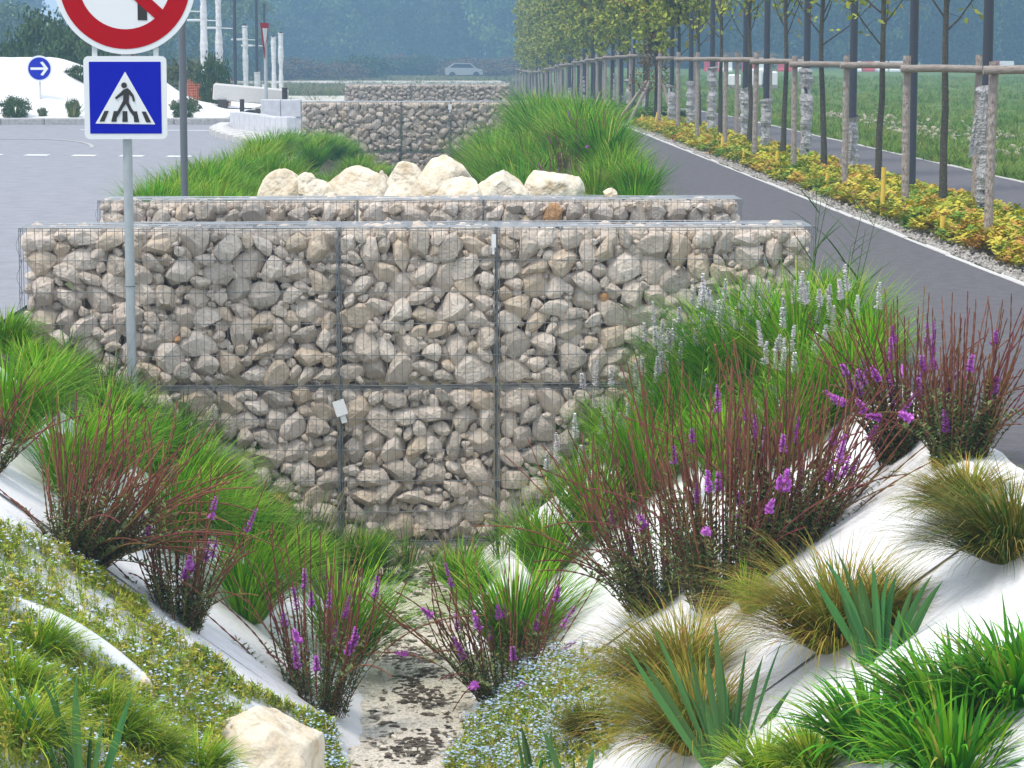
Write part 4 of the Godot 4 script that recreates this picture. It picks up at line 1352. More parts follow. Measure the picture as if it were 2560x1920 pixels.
func iris(label: String, x: float, d: float, h: float, n: int, fan: float) -> void:
	var t := thing("iris_plant", label, "iris", P(x, gh(x, d) + 0.02, d), 0.0, "iris plants in the swale")
	for i in n:
		var mb := MB.new()
		var f := (float(i) + 0.5) / n * 2.0 - 1.0
		var g := rng.randf_range(0.8, 1.2)
		fan_leaf(mb, Vector3(f * 0.06, -0.03, rng.randf_range(-0.05, 0.05)), f * fan * rng.randf_range(0.4, 1.2) - 0.1, rng.randf_range(-0.1, 0.45) * signf(f), h * rng.randf_range(0.5, 1.15), rng.randf_range(0.018, 0.036), rng.randf_range(-1.0, 1.0), Color(0.05 * g + 0.03 * rng.randf(), 0.15 * g + 0.03 * rng.randf(), 0.05 * g))
		part("leaf", mb.mesh(), M.iris, t)

func reed(label: String, x: float, d: float, h: float, n: int) -> void:
	var t := thing("reed_plant", label, "reed", P(x, gh(x, d), d), 0.0, "reeds at the path edge")
	for i in n:
		var st := MB.new()
		var b := Vector3(rng.randf_range(-0.16, 0.16), -0.05, rng.randf_range(-0.1, 0.1))
		var e := b + Vector3(rng.randf_range(-0.02, 0.3), h * rng.randf_range(0.75, 1.05), rng.randf_range(-0.1, 0.1))
		st.tube(PackedVector3Array([b, b.lerp(e, 0.5) + Vector3(0.01, 0, 0), e]), PackedFloat32Array([0.004, 0.003, 0.0015]), 5, Color(0.09, 0.14, 0.035))
		var o := part("cane", st.mesh(), M.stem, t)
		for j in 9:
			var mb := MB.new()
			var f := 0.25 + 0.75 * j / 8.0
			mb.blade(Vector3.ZERO, (0.0 if j % 2 == 0 else PI) + rng.randf_range(-0.5, 0.5), rng.randf_range(0.55, 0.95), rng.randf_range(0.1, 0.7), rng.randf_range(0.22, 0.36), rng.randf_range(0.018, 0.028), 5, pick([Color(0.05, 0.11, 0.03), Color(0.07, 0.14, 0.035)], 0.2))
			part("leaf", mb.mesh(), M.leaf, o, b.lerp(e, f))

func inside(poly_: PackedVector2Array, x: float, d: float) -> bool:
	return Geometry2D.is_point_in_polygon(Vector2(x, d), poly_)

func flower_mat(called: String, label: String, pv: PackedVector2Array, n: int, blue: float, lift: float) -> void:
	var sprig := MB.new()
	for i in 7:
		sprig.leaf(Vector3(0, rng.randf_range(0.0, 0.5), 0), (rdir() + Vector3(0, 0.5, 0)).normalized(), Vector3.UP, rng.randf_range(0.5, 0.9), 0.2, Color.WHITE)
	sprig.tube(PackedVector3Array([Vector3(0, -0.4, 0), Vector3(0.05, 0.9, 0.05)]), PackedFloat32Array([0.03, 0.02]), 3, Color.WHITE, false)
	var fl := MB.new()
	for i in 5:
		var a := TAU * i / 5
		fl.leaf(Vector3.ZERO, Vector3(cos(a), 0.25, sin(a)), Vector3.UP, 1.0, 0.9, Color.WHITE)
	var lo := Vector2(1e9, 1e9)
	var hi := Vector2(-1e9, -1e9)
	for p in pv:
		lo = lo.min(p); hi = hi.max(p)
	var xa: Array = []
	var ca: Array = []
	var xb: Array = []
	var cb: Array = []
	var tries := 0
	while xa.size() < n and tries < n * 8:
		tries += 1
		var x := rng.randf_range(lo.x, hi.x)
		var d := rng.randf_range(lo.y, hi.y)
		if not inside(pv, x + 0.08 * noise.get_noise_2d(x * 60, d * 60), d + 0.2 * noise.get_noise_2d(d * 50, x * 50)): continue
		var dens := noise.get_noise_2d(x * 45.0, d * 30.0)
		if dens < -0.25 and rng.randf() < 0.7: continue
		var s := rng.randf_range(0.022, 0.055)
		var y := gh(x, d) + 0.03 + lift * rng.randf() * (0.7 + dens)
		xa.append(Transform3D(Basis(Vector3.UP, rng.randf() * TAU) * Basis(Vector3(1, 0, 0), rng.randf_range(-0.5, 0.5)) * Basis.from_scale(Vector3.ONE * s), P(x, y, d)))
		ca.append(pick([Color(0.36, 0.41, 0.05), Color(0.28, 0.37, 0.045), Color(0.44, 0.39, 0.07), Color(0.20, 0.30, 0.05)], 0.25))
		var clump := noise.get_noise_2d(x * 70.0 + 300.0, d * 70.0)
		if rng.randf() < blue * (0.5 + 1.3 * maxf(clump + 0.2, 0.0)):
			for q in 2:
				var fx := x + rng.randf_range(-0.02, 0.02)
				xb.append(Transform3D(Basis(rdir(), rng.randf_range(0, 0.7)) * Basis.from_scale(Vector3.ONE * rng.randf_range(0.0055, 0.009)), P(fx, y + s * 0.9 + rng.randf_range(0, 0.02), d + rng.randf_range(-0.02, 0.02))))
				cb.append(pick([Color(0.42, 0.58, 0.72), Color(0.55, 0.66, 0.74), Color(0.36, 0.52, 0.68)], 0.12))
	var holder := multi(called, sprig.mesh(), M.leaf, xa, ca, label, "flowers")
	multi("blossoms", fl.mesh(), M.petal, xb, cb, "", "", holder)

func boulder(label: String, x: float, y: float, d: float, sx: float, sy: float, sz: float, seed_: int) -> void:
	rng.seed = 9000 + seed_
	var t := thing("boulder", label, "boulder", P(x, y, d), 0.0, "limestone boulders")
	var m := rock(4, 11, 0.66, 0.92, 0.07, true)
	var o := part("rock", m, M.boulder, t)
	o.transform = Transform3D(Basis(Vector3.UP, rng.randf_range(-0.4, 0.4)) * Basis.from_scale(Vector3(sx, sy, sz)), Vector3.ZERO)

# foliage of leaf clumps in a rounded volume: half width 1, height asp
func shrub_mesh(n: int, clumps: int, size: float, c0: Color, c1: Color, low: float, asp: float) -> ArrayMesh:
	var mb := MB.new()
	for k in clumps:
		var z := rng.randf_range(low, 1.0)
		var a := rng.randf() * TAU
		var r := pow(maxf(0.0, 1.0 - pow(absf(z), 2.6)), 0.5) * rng.randf_range(0.45, 1.0)
		var c := Vector3(cos(a) * r, (0.5 + z * 0.5 * rng.randf_range(0.85, 1.04)) * asp, sin(a) * r)
		var cr := rng.randf_range(0.16, 0.36)
		var cc := c0.lerp(c1, rng.randf())
		for i in n:
			var q := c + rdir() * cr * pow(rng.randf(), 0.45) * Vector3(1, 0.7, 1)
			var g := rng.randf_range(0.75, 1.25)
			mb.leaf(q, rdir(), rdir(), size * rng.randf_range(0.7, 1.3), size * 0.8, Color(cc.r * g, cc.g * g, cc.b * g))
	return mb.mesh()

func crown_tree(called: String, mesh: ArrayMesh, label: String, x: float, y: float, d: float, h: float, w: float, turn: float, group: String, asp: float) -> void:
	var t := thing(called, label, "tree", P(x, y, d), turn, group)
	var tk := MB.new()
	tk.tube(PackedVector3Array([Vector3(0, -0.3, 0), Vector3(0.1, h * 0.35, 0), Vector3(-0.05, h * 0.75, 0.1)]), PackedFloat32Array([h * 0.022, h * 0.016, h * 0.005]), 7, Color.WHITE)
	for i in 5:
		var a := i * 2.4 + turn
		tk.tube(PackedVector3Array([Vector3(0.05, h * (0.25 + 0.08 * i), 0), Vector3(cos(a) * w * 0.25, h * (0.35 + 0.09 * i), sin(a) * w * 0.25), Vector3(cos(a) * w * 0.4, h * (0.45 + 0.09 * i), sin(a) * w * 0.4)]), PackedFloat32Array([h * 0.01, h * 0.006, h * 0.002]), 5, Color.WHITE, false)
	part("trunk", tk.mesh(), M.bark, t)
	var c := part("crown", mesh, M.far_leaf, t)
	c.scale = Vector3(w * 0.5, h / asp, w * 0.5)

func build_background() -> void:
	rng.seed = 501
	var crowns: Array = []
	for i in 5:
		var q := 0.75 + 0.18 * i
		crowns.append(shrub_mesh(60, 190, 0.085, Color(0.03 * q, 0.07 * q, 0.03), Color(0.11 * q, 0.17 * q, 0.05), -0.98, 2.7))
	var light: Array = []
	for i in 3:
		light.append(shrub_mesh(60, 120, 0.075, Color(0.055, 0.11, 0.04), Color(0.15, 0.20, 0.07), -0.98, 1.9))
	# the far wood
	for row in 2:
		for k in 27:
			var x := -62.0 + k * 6.0 + row * 3.0 + rng.randf_range(-1.5, 1.5)
			var d := 345.0 + row * 22.0 + rng.randf_range(-8, 8)
			if x < -44.0 and x > -56.0: continue
			crown_tree("wood_tree", crowns[rng.randi() % 5], "dark hazy tree in the wood closing the view", x, -1.0, d, rng.randf_range(13, 19), rng.randf_range(9, 13), rng.randf() * 6.0, "trees of the far wood", 2.7)
	# the nearer dark wood behind the meadow
	for k in 12:
		var x := 24.0 + k * 4.6 + rng.randf_range(-1, 1)
		crown_tree("meadow_tree", crowns[rng.randi() % 5], "dark tree behind the barriers, %s from the left" % ordinal(k), x, -0.3, 238.0 + rng.randf_range(-7, 7) + k * 0.4, rng.randf_range(11, 15), rng.randf_range(7, 9.5), rng.randf() * 6.0, "trees behind the meadow", 2.7)
	# trees on the left beyond the mound
	var lt := [[-36.0, 165.0, 6.6, 7.0], [-31.5, 150.0, 5.6, 6.0], [-28.5, 138.0, 5.2, 5.5], [-25.0, 140.0, 4.6, 5.0], [-22.5, 142.0, 3.6, 4.6], [-19.8, 150.0, 3.4, 4.5], [-18.2, 146.0, 4.4, 4.5], [-15.0, 152.0, 4.2, 4.5], [-12.6, 170.0, 5.4, 5.0]]
	var k := 0
	for q in lt:
		crown_tree("bank_tree", light[k % 3], "bushy green tree behind the white mound, %s from the left" % ordinal(k), q[0] * 1.3, -1.0, q[1] * 1.3, (q[2] + 1.0) * 1.28, q[3] * 1.35, rng.randf() * 6.0, "trees behind the mound", 1.9)
		k += 1
	# low shrubs and reeds along the far field
	var low: Array = []
	low.append(shrub_mesh(60, 60, 0.085, Color(0.07, 0.10, 0.04), Color(0.13, 0.14, 0.06), -0.9, 1.0))
	low.append(shrub_mesh(60, 60, 0.085, Color(0.13, 0.095, 0.06), Color(0.17, 0.13, 0.075), -0.9, 1.0))
	low.append(shrub_mesh(60, 60, 0.085, Color(0.04, 0.08, 0.03), Color(0.08, 0.12, 0.04), -0.9, 1.0))
	for i in 46:
		var x := -34.0 + i * 1.42 + rng.randf_range(-0.8, 0.8)
		var d := 240.0 + rng.randf_range(-14, 45)
		if x > 0.0 and x < 6.5 and d < 252.0: d = 262.0 + rng.randf() * 20.0
		var t := thing("field_shrub", "low hazy shrub in the belt along the far field", "shrub", P(x, base_level(x, d) - 0.1, d), rng.randf() * 6.0, "shrubs along the far field")
		var c := part("foliage", low[rng.randi() % 3], M.far_leaf, t)
		var s := rng.randf_range(2.0, 3.6)
		c.scale = Vector3(s, rng.randf_range(1.2, 2.3), s)
	for q in [[-9.9, 74.0, 2.1, 2.4, 2, "dark green bush behind the mound at the picture edge"], [-8.9, 75.5, 1.7, 1.5, 1, "brownish bush behind the round arrow sign"], [-11.2, 77.0, 2.6, 2.6, 2, "largest dark bush behind the white mound"], [-7.6, 80.0, 1.35, 2.4, 0, "low bush behind the second hump"], [-6.05, 73.5, 1.5, 1.0, 2, "upright green bush beside the wrapped poles"], [-6.1, 65.5, 0.55, 0.8, 0, "weedy bush at the island tip"]]:
		var t := thing("bush", q[5], "bush", P(q[0], maxf(base_level(q[0], q[1]), 0.0) - 0.05, q[1]), 0.0, "bushes on the island")
		var c := part("foliage", low[q[4]], M.far_leaf, t)
		c.scale = Vector3(q[3] * 0.5, q[2], q[3] * 0.5)
	for q in [[-9.85, 62.3, 0.55, 0.62, "round leafy plant at the kerb below the arrow sign"], [-8.5, 62.4, 0.5, 0.3, "thin upright plant at the kerb right of the arrow sign"], [-8.75, 65.6, 0.42, 0.6, "rounded green tuft high on the white mound"], [-9.25, 62.5, 0.25, 0.2, "small weed at the foot of the arrow sign"], [-7.9, 62.4, 0.3, 0.2, "small weed at the kerb below the square sign"], [-5.9, 62.6, 0.4, 0.5, "yellowish weed at the island tip kerb"], [-7.7, 66.5, 0.2, 0.8, "pale dry weed on the second hump"]]:
		var y := maxf(island(q[0], q[1]) - 0.04, 0.05)
		var t := thing("island_plant", q[4], "plant", P(q[0], y, q[1]), 0.0, "plants on the white island")
		var sh := part("stalks", grass_mesh(60, 0.02, 0.04, 0.7, 0.0, 0.6, 0.15, 0.1, WEED), M.leaf, t)
		sh.scale = Vector3(q[2] * 1.2, q[2] * 1.15, q[2] * 1.2)
		var c := part("foliage", low[2] if q[3] > 0.4 else low[0], M.far_leaf, t)
		c.scale = Vector3(q[3] * 0.6, q[2] * 0.85, q[3] * 0.6)
	# meadow grass beyond the second path
	var tuft := grass_mesh(26, 0.02, 0.045, 0.8, 0.2, 1.0, 0.6, 0.15, [Color(1, 1, 1)], 3)
	var xf: Array = []
	var cols: Array = []
	for i in 9000:
		var d := 24.0 + 140.0 * pow(rng.randf(), 1.4)
		var x := 7.92 + pow(rng.randf(), 1.2) * (d * 0.24 - 4.5)
		if x > 7.9 + 30.0: continue
		var s := rng.randf_range(0.07, 0.2) * (1.0 + d * 0.004)
		xf.append(Transform3D(Basis(Vector3.UP, rng.randf() * TAU) * Basis.from_scale(Vector3(s * 1.4, s, s * 1.4)), P(x, gh(x, d) - 0.02, d)))
		cols.append(pick([Color(0.12, 0.23, 0.03), Color(0.16, 0.26, 0.035), Color(0.10, 0.19, 0.03), Color(0.24, 0.27, 0.06)], 0.25))
	multi("meadow_grass", tuft, M.leaf, xf, cols, "green rough grass of the meadow beyond the second path", "grass")
	xf = []; cols = []
	for i in 260:
		var d := rng.randf_range(26.0, 90.0)
		var x := 8.2 + rng.randf() * d * 0.14
		xf.append(Transform3D(Basis.from_scale(Vector3.ONE * rng.randf_range(0.02, 0.05)), P(x, 0.2 + rng.randf() * 0.12, d)))
		cols.append(Color(0.7, 0.7, 0.64))
	var fl := MB.new()
	for i in 6:
		var a := TAU * i / 6
		fl.leaf(Vector3.ZERO, Vector3(cos(a), 0.2, sin(a)), Vector3.UP, 1.0, 0.8, Color.WHITE)
	fl.tube(PackedVector3Array([Vector3(0, -5, 0), Vector3.ZERO]), PackedFloat32Array([0.06, 0.04]), 3, Color(0.15, 0.25, 0.05), false)
	multi("meadow_flowers", fl.mesh(), M.petal, xf, cols, "small white flower heads dotted through the meadow grass", "flowers")
	# dry grass and reeds out in the field
	xf = []; cols = []
	for i in 9000:
		var d := 112.0 + 130.0 * rng.randf()
		var x := -34.0 + 42.0 * rng.randf()
		if d > 196.0 and d < 222.0 and rng.randf() < 0.93: continue
		if d < 152.0 and x > -16.0 and x < -2.0 and rng.randf() < 0.94: continue
		var s := rng.randf_range(0.25, 0.6)
		xf.append(Transform3D(Basis(Vector3.UP, rng.randf() * TAU) * Basis.from_scale(Vector3(s * 1.6, s, s * 1.6)), P(x, base_level(x, d) - 0.02, d)))
		cols.append(pick([Color(0.16, 0.17, 0.06), Color(0.24, 0.21, 0.10), Color(0.10, 0.15, 0.045), Color(0.30, 0.26, 0.14)], 0.25))
	multi("field_grass", tuft, M.leaf, xf, cols, "dry rough grass of the field behind the farthest weir", "grass")
	# short growth along the road and path verges and at the banks beyond the third weir
	xf = []; cols = []
	for i in 5200:
		var d := 53.5 + 55.0 * pow(rng.randf(), 1.2)
		var x := rng.randf_range(-2.5, 3.9)
		if d < 79.6 and d > 78.4 and absf(x) < 2.6: continue
		if x > 2.45 and d < 66.0: continue
		var s := rng.randf_range(0.2, 0.5)
		xf.append(Transform3D(Basis(Vector3.UP, rng.randf() * TAU) * Basis.from_scale(Vector3(s, s, s)), P(x, gh(x, d) - 0.02, d)))
		cols.append(pick([Color(0.06, 0.16, 0.02), Color(0.09, 0.19, 0.025), Color(0.05, 0.12, 0.02)], 0.25))
	multi("bank_grass", tuft, M.leaf, xf, cols, "green grass on the swale banks behind the third weir", "grass")

func build_strip() -> void:
	rng.seed = 640
	# creeping plants turning yellow in the strip between the paths
	var ro := MB.new()
	for i in 7:
		var a := TAU * i / 7.0 + rng.randf() * 0.5
		var el := rng.randf_range(0.05, 0.7)
		var dr := Vector3(cos(a) * cos(el), sin(el), sin(a) * cos(el))
		var p := dr * 0.25 + Vector3(0, rng.randf_range(0.1, 0.7), 0)
		ro.leaf(p, dr, Vector3.UP.slide(dr).normalized(), 0.85, 0.75, Color.WHITE)
		ro.tube(PackedVector3Array([Vector3(0, -0.3, 0), p]), PackedFloat32Array([0.03, 0.02]), 3, Color(0.6, 0.6, 0.5), false)
	var m := ro.mesh()
	var xf: Array = []
	var cols: Array = []
	for i in 15000:
		var d := 17.5 + 43.0 * pow(rng.randf(), 1.35)
		var x := rng.randf_range(4.62, 6.12)
		var ed := minf(x - 4.62, 6.12 - x)
		if ed < 0.16 and noise.get_noise_2d(x * 80, d * 60) < 0.0: continue
		var hue := noise.get_noise_2d(x * 55.0, d * 40.0) + rng.randf_range(-0.35, 0.35)
		var s := rng.randf_range(0.035, 0.075)
		xf.append(Transform3D(Basis(Vector3.UP, rng.randf() * TAU) * Basis(Vector3(1, 0, 0), rng.randf_range(-0.4, 0.4)) * Basis.from_scale(Vector3.ONE * s), P(x, rng.randf_range(0.01, 0.11) * (0.5 + minf(ed * 3.0, 1.0)), d)))
		var c := Color(0.48, 0.41, 0.04)
		if hue > 0.28: c = Color(0.15, 0.26, 0.03)
		elif hue > 0.06: c = Color(0.38, 0.40, 0.04)
		elif hue < -0.36: c = Color(0.50, 0.27, 0.06)
		elif hue < -0.12: c = Color(0.56, 0.49, 0.07)
		cols.append(pick([c], 0.22))
	multi("creeping_plants", m, M.leaf, xf, cols, "yellow and orange creeping leaves filling the planted strip", "ground cover")
	xf = []; cols = []
	for i in 5200:
		var d := rng.randf_range(61.0, 112.0)
		var x := rng.randf_range(4.5, 6.12)
		var s := rng.randf_range(0.07, 0.15)
		xf.append(Transform3D(Basis(Vector3.UP, rng.randf() * TAU) * Basis.from_scale(Vector3.ONE * s), P(x, base_level(x, d) + rng.randf_range(0.02, 0.2), d)))
		cols.append(pick([Color(0.08, 0.18, 0.025), Color(0.11, 0.2, 0.03), Color(0.06, 0.14, 0.025), Color(0.2, 0.22, 0.035)], 0.22))
	multi("green_creepers", m, M.leaf, xf, cols, "green creeping leaves in the far end of the planted strip", "ground cover")

func build_plants() -> void:
	rng.seed = 7001
	grass("green grass clump at the left edge of the picture below the road", -2.11, 13.03, 0.54, "green", 0.25, 1.00)
	loosestrife("brown seeded loosestrife cut off by the left picture edge", -2.13, 12.19, 0.50, 30, 0, 0.50, 0.35)
	grass("green grass clump behind the large brown loosestrife on the left slope", -1.78, 12.64, 0.57, "green", 0.20, 1.00)
	loosestrife("large brown loosestrife without flowers on the upper left slope", -1.62, 11.80, 0.70, 150, 0, 0.62, 0.42)
	grass("windswept bright grass clump right of the large brown loosestrife", -1.32, 13.13, 0.64, "green", 0.40, 1.00)
	loosestrife("slim brown loosestrife with few purple spikes on the left slope", -1.18, 11.93, 0.67, 60, 9, 0.42, 0.05)
	grass("compact green grass clump in the middle of the left slope", -0.92, 12.82, 0.58, "green", 0.20, 1.00)
	loosestrife("loosestrife with purple flowers lowest on the left slope", -0.54, 12.19, 0.80, 65, 15, 0.45, 0.05)
	grass("green grass clump behind the lowest left loosestrife", -0.46, 13.28, 0.65, "green", 0.25, 1.00)
	grass("thin weeds below the lower left basket", -0.86, 14.78, 0.35, "weed", 0.25, 1.00)
	grass("thin weeds beside the windswept grass clump", -1.12, 14.96, 0.35, "weed", 0.25, 1.00)
	grass("straw and weeds under the top left basket", -1.44, 15.90, 0.37, "weed", 0.25, 1.00)
	grass("weeds around the foot of the traffic sign pole", -1.78, 15.72, 0.37, "weed", 0.25, 1.00)
	grass("weeds just right of the traffic sign pole", -1.66, 15.57, 0.34, "weed", 0.25, 1.00)
	grass("weeds left of the traffic sign pole by the front weir", -2.02, 15.44, 0.30, "weed", 0.25, 1.00)
	grass("weeds at the left end of the front weir", -2.24, 15.26, 0.25, "weed", 0.25, 1.00)
	grass("grass clump between sign pole and brown loosestrife", -1.82, 14.61, 0.39, "green", 0.30, 1.00)
	grass("short grass at the road edge beside the front weir", -2.26, 14.51, 0.29, "green", 0.30, 1.00)
	grass("weeds under the left joint of the front weir", -0.65, 15.43, 0.31, "weed", 0.25, 1.00)
	grass("short grass left of the swale bed at the weir foot", -0.41, 15.75, 0.34, "green", 0.10, 1.00)
	grass("weeds at the scour hole under the weir", -0.27, 15.73, 0.23, "weed", 0.25, 1.00)
	grass("weeds right of the scour hole", 0.08, 15.79, 0.29, "weed", 0.25, 1.00)
	grass("bright grass clump right of the swale bed", 0.42, 12.95, 0.59, "green", 0.00, 1.25)
	loosestrife("spreading loosestrife with purple flowers beside the swale bed", 0.34, 12.45, 0.68, 80, 20, 0.75, -0.05)
	grass("short grass clump right of the scour hole", 0.18, 15.15, 0.36, "green", 0.10, 1.00)
	grass("grass clump left of the brown loosestrife mass", 0.63, 14.13, 0.51, "green", 0.00, 1.00)
	grass("weeds under the right joint of the front weir", 0.44, 15.51, 0.37, "weed", 0.25, 1.00)
	grass("grass clump in front of the lower right basket", 0.92, 14.23, 0.59, "green", 0.00, 1.00)
	grass("grass clump among the white flower spikes", 1.21, 14.32, 0.68, "green", 0.00, 1.00)
	loosestrife("left part of the big brown loosestrife mass on the right slope", 1.06, 11.99, 0.81, 120, 8, 0.50, -0.15)
	loosestrife("tallest brown loosestrife in the middle of the right slope", 1.31, 11.28, 0.99, 170, 16, 0.45, 0.02)
	loosestrife("brown loosestrife beside the white sheet apex", 1.57, 11.25, 0.88, 140, 18, 0.42, 0.10)
	grass("deep green grass clump right of the lower right basket", 1.47, 14.59, 0.66, "deep", -0.10, 1.00)
	grass("deep green grass clump against the top right basket", 1.59, 16.07, 0.58, "deep", -0.20, 1.00)
	grass("large deep green grass clump before the top right basket", 1.80, 14.93, 0.81, "deep", -0.10, 1.20)
	grass("large green grass clump near the right end of the front weir", 2.05, 14.37, 0.73, "green", 0.00, 1.20)
	grass("green grass clump at the right end of the front weir", 2.31, 14.26, 0.59, "green", 0.10, 1.00)
	grass("green grass clump behind the tallest loosestrife", 1.79, 12.82, 0.54, "green", 0.00, 1.00)
	grass("grass clump topping the bank before the top right basket", 2.00, 16.09, 0.55, "green", -0.10, 1.00)
	grass("grass tuft at the top corner of the right bank", 2.49, 16.08, 0.43, "green", 0.00, 1.00)
	grass("grass clump under the white flower spikes", 1.52, 13.32, 0.53, "green", 0.00, 1.00)
	grass("grass clump left of the path side loosestrife", 2.12, 12.89, 0.47, "green", 0.00, 1.00)
	white_spikes("white flower spikes left of the tall loosestrife", 1.37, 14.91, 0.62, 20)
	white_spikes("white flower spikes before the deep green grass", 1.58, 15.13, 0.63, 20)
	white_spikes("white flower spikes in the middle of the right bank", 1.82, 14.64, 0.53, 18)
	white_spikes("white flower spikes near the weir end", 2.06, 14.10, 0.46, 10)
	white_spikes("white flower spikes beside the footpath loosestrife", 2.21, 13.58, 0.42, 8)
	white_spikes("scattered white flower spikes low on the right bank", 0.84, 15.12, 0.47, 8)
	loosestrife("purple flowering loosestrife beside the footpath", 2.13, 11.54, 0.67, 110, 26, 0.34, -0.08)
	loosestrife("reddish seeded loosestrife at the footpath edge", 2.24, 10.85, 0.65, 120, 9, 0.36, 0.08)
	grass("dark sedge clump under the footpath edge", 2.09, 9.23, 0.40, "sedge_dark", -0.15, 1.30)
	grass("ochre sedge clump below the footpath loosestrife", 2.11, 10.08, 0.28, "sedge", -0.20, 1.20)
	grass("olive sedge clump in the middle of the white sheeting", 1.53, 9.62, 0.49, "sedge", -0.10, 1.25)
	grass("browner sedge clump behind the narrow iris", 1.67, 9.45, 0.29, "sedge", 0.15, 1.10)
	grass("olive sedge clump right of the blue flower mat", 1.02, 10.40, 0.48, "sedge", -0.10, 1.20)
	grass("ochre sedge clump under the broad iris", 1.00, 9.61, 0.42, "sedge", -0.10, 1.20)
	grass("small dark sedge tuft in the blue flower mat", 0.67, 10.65, 0.20, "sedge_dark", 0.10, 1.20)
	grass("thin lime grass at the foot of the tall loosestrife", 1.36, 10.83, 0.22, "lime", 0.25, 1.00)
	iris("narrow iris fan on the white sheeting", 1.62, 9.12, 0.42, 15, 0.60)
	iris("broad blue green iris in front of ochre sedge", 1.07, 9.21, 0.54, 20, 0.55)
	iris("few iris blades rising at the bottom edge", 0.44, 10.62, 0.29, 4, 0.40)
	iris("arching iris blades at the bottom edge", 0.58, 10.27, 0.25, 3, 0.50)
	iris("iris blades at the bottom left corner", -1.24, 8.92, 0.49, 8, 0.45)
	grass("dark green daylily clump in the lower right corner", 1.68, 8.10, 0.31, "lily", -0.10, 1.20)
	grass("tall daylily clump at the right picture edge", 1.83, 7.91, 0.29, "lily", -0.10, 1.10)
	grass("daylily clump along the bottom edge", 1.47, 8.28, 0.29, "lily", 0.00, 1.20)
	grass("lime grass along the bottom edge right of the broad iris", 1.29, 8.48, 0.23, "lime", 0.00, 1.30)
	grass("lowest daylily clump near the corner", 1.59, 7.65, 0.28, "lily", 0.00, 1.20)
	grass("short lime grass left of the bottom daylily", 1.16, 8.77, 0.21, "lime", 0.00, 1.30)
	grass("lime grass tuft at the bottom left edge", -1.44, 8.93, 0.33, "lime", 0.25, 1.00)
	grass("lime grass tuft right of the pale pipe", -1.21, 9.67, 0.26, "lime", 0.25, 1.00)
	grass("lime grass tuft before the foreground boulder", -1.08, 9.76, 0.23, "lime", 0.25, 1.00)
	grass("lime grass tuft above the pale pipe", -1.54, 9.44, 0.22, "lime", 0.25, 1.00)
	grass("lime grass at the foot of the foreground boulder", -0.91, 10.00, 0.22, "lime", 0.25, 1.00)
	flower_mat("flower_mat", "pale blue flowering mat covering the lower left slope", PackedVector2Array([Vector2(-1.99, 11.10), Vector2(-1.80, 11.40), Vector2(-1.55, 11.68), Vector2(-1.33, 11.61), Vector2(-1.06, 11.56), Vector2(-0.90, 11.42), Vector2(-0.77, 11.30), Vector2(-0.86, 10.06), Vector2(-1.52, 8.38)]), 5200, 0.20, 0.10)
	flower_mat("flower_mat", "pale blue flowering mat at the foot of the right slope", PackedVector2Array([Vector2(0.05, 11.36), Vector2(0.15, 12.16), Vector2(0.36, 12.64), Vector2(0.66, 12.19), Vector2(0.92, 11.75), Vector2(0.95, 11.18), Vector2(0.83, 10.59), Vector2(0.67, 10.02)]), 2800, 0.95, 0.08)
	flower_mat("flower_mat", "small blue flowering patch right of the foreground boulder", PackedVector2Array([Vector2(-0.63, 11.70), Vector2(-0.51, 11.93), Vector2(-0.37, 11.41), Vector2(-0.55, 10.85)]), 500, 0.60, 0.05)
	flower_mat("creeper_runners", "creeping leafy runners above the left flower mat", PackedVector2Array([Vector2(-1.68, 11.86), Vector2(-1.56, 11.75), Vector2(-1.29, 11.77), Vector2(-1.29, 11.61), Vector2(-1.57, 11.50)]), 420, 0.05, 0.04)
	flower_mat("creeper_runners", "creeping leafy runners on the left sheeting", PackedVector2Array([Vector2(-1.07, 11.63), Vector2(-0.79, 11.58), Vector2(-0.51, 11.93), Vector2(-0.53, 11.77), Vector2(-0.85, 11.31), Vector2(-1.07, 11.44)]), 420, 0.05, 0.04)
	grass("grass clump below the road edge grass on the left bank", -2.10, 14.07, 0.45, "green", 0.30, 1.00)
	grass("grass clump left of the sign pole foot on the left bank", -1.72, 13.60, 0.49, "green", 0.30, 1.00)
	grass("darker grass clump below the traffic sign pole", -1.58, 14.36, 0.44, "deep", 0.30, 1.00)
	grass("grass clump above the windswept grass", -1.32, 14.57, 0.45, "green", 0.35, 1.00)
	grass("grass clump right of the windswept grass", -1.10, 14.04, 0.43, "green", 0.30, 1.00)
	grass("darker grass clump under the lower left basket", -0.95, 14.07, 0.38, "deep", 0.20, 1.00)
	grass("grass clump above the lowest left grass", -0.74, 14.32, 0.36, "green", 0.20, 1.00)
	grass("low grass where the left bank meets the road", -2.42, 14.85, 0.29, "green", 0.30, 1.00)
	grass("straggling weeds before the left basket end", -2.18, 15.62, 0.34, "weed", 0.25, 1.00)
	grass("weeds under the horizontal wire joint left of centre", -1.54, 16.09, 0.35, "weed", 0.25, 1.00)
	grass("weeds before the lower right basket", 0.93, 16.09, 0.32, "weed", 0.25, 1.00)
	grass("small grass clump at the edge of the white flowers", 1.16, 16.09, 0.44, "green", -0.10, 1.00)
	grass("grass clump above the white sheet apex", 1.95, 12.97, 0.52, "green", 0.00, 1.00)
	grass("grass clump behind the footpath loosestrife", 2.28, 13.27, 0.46, "green", 0.00, 1.00)
	grass("straggling dark weeds across the lower left basket", -1.11, 14.84, 0.51, "weed", 0.25, 1.00)
	grass("straggling weeds reaching up the lower left basket", -0.91, 15.05, 0.46, "weed", 0.25, 1.00)
	grass("straggling weeds by the tagged joint foot", -0.70, 15.26, 0.47, "weed", 0.25, 1.00)
	grass("straggling weeds left of the scour hole", -0.49, 15.72, 0.43, "weed", 0.25, 1.00)
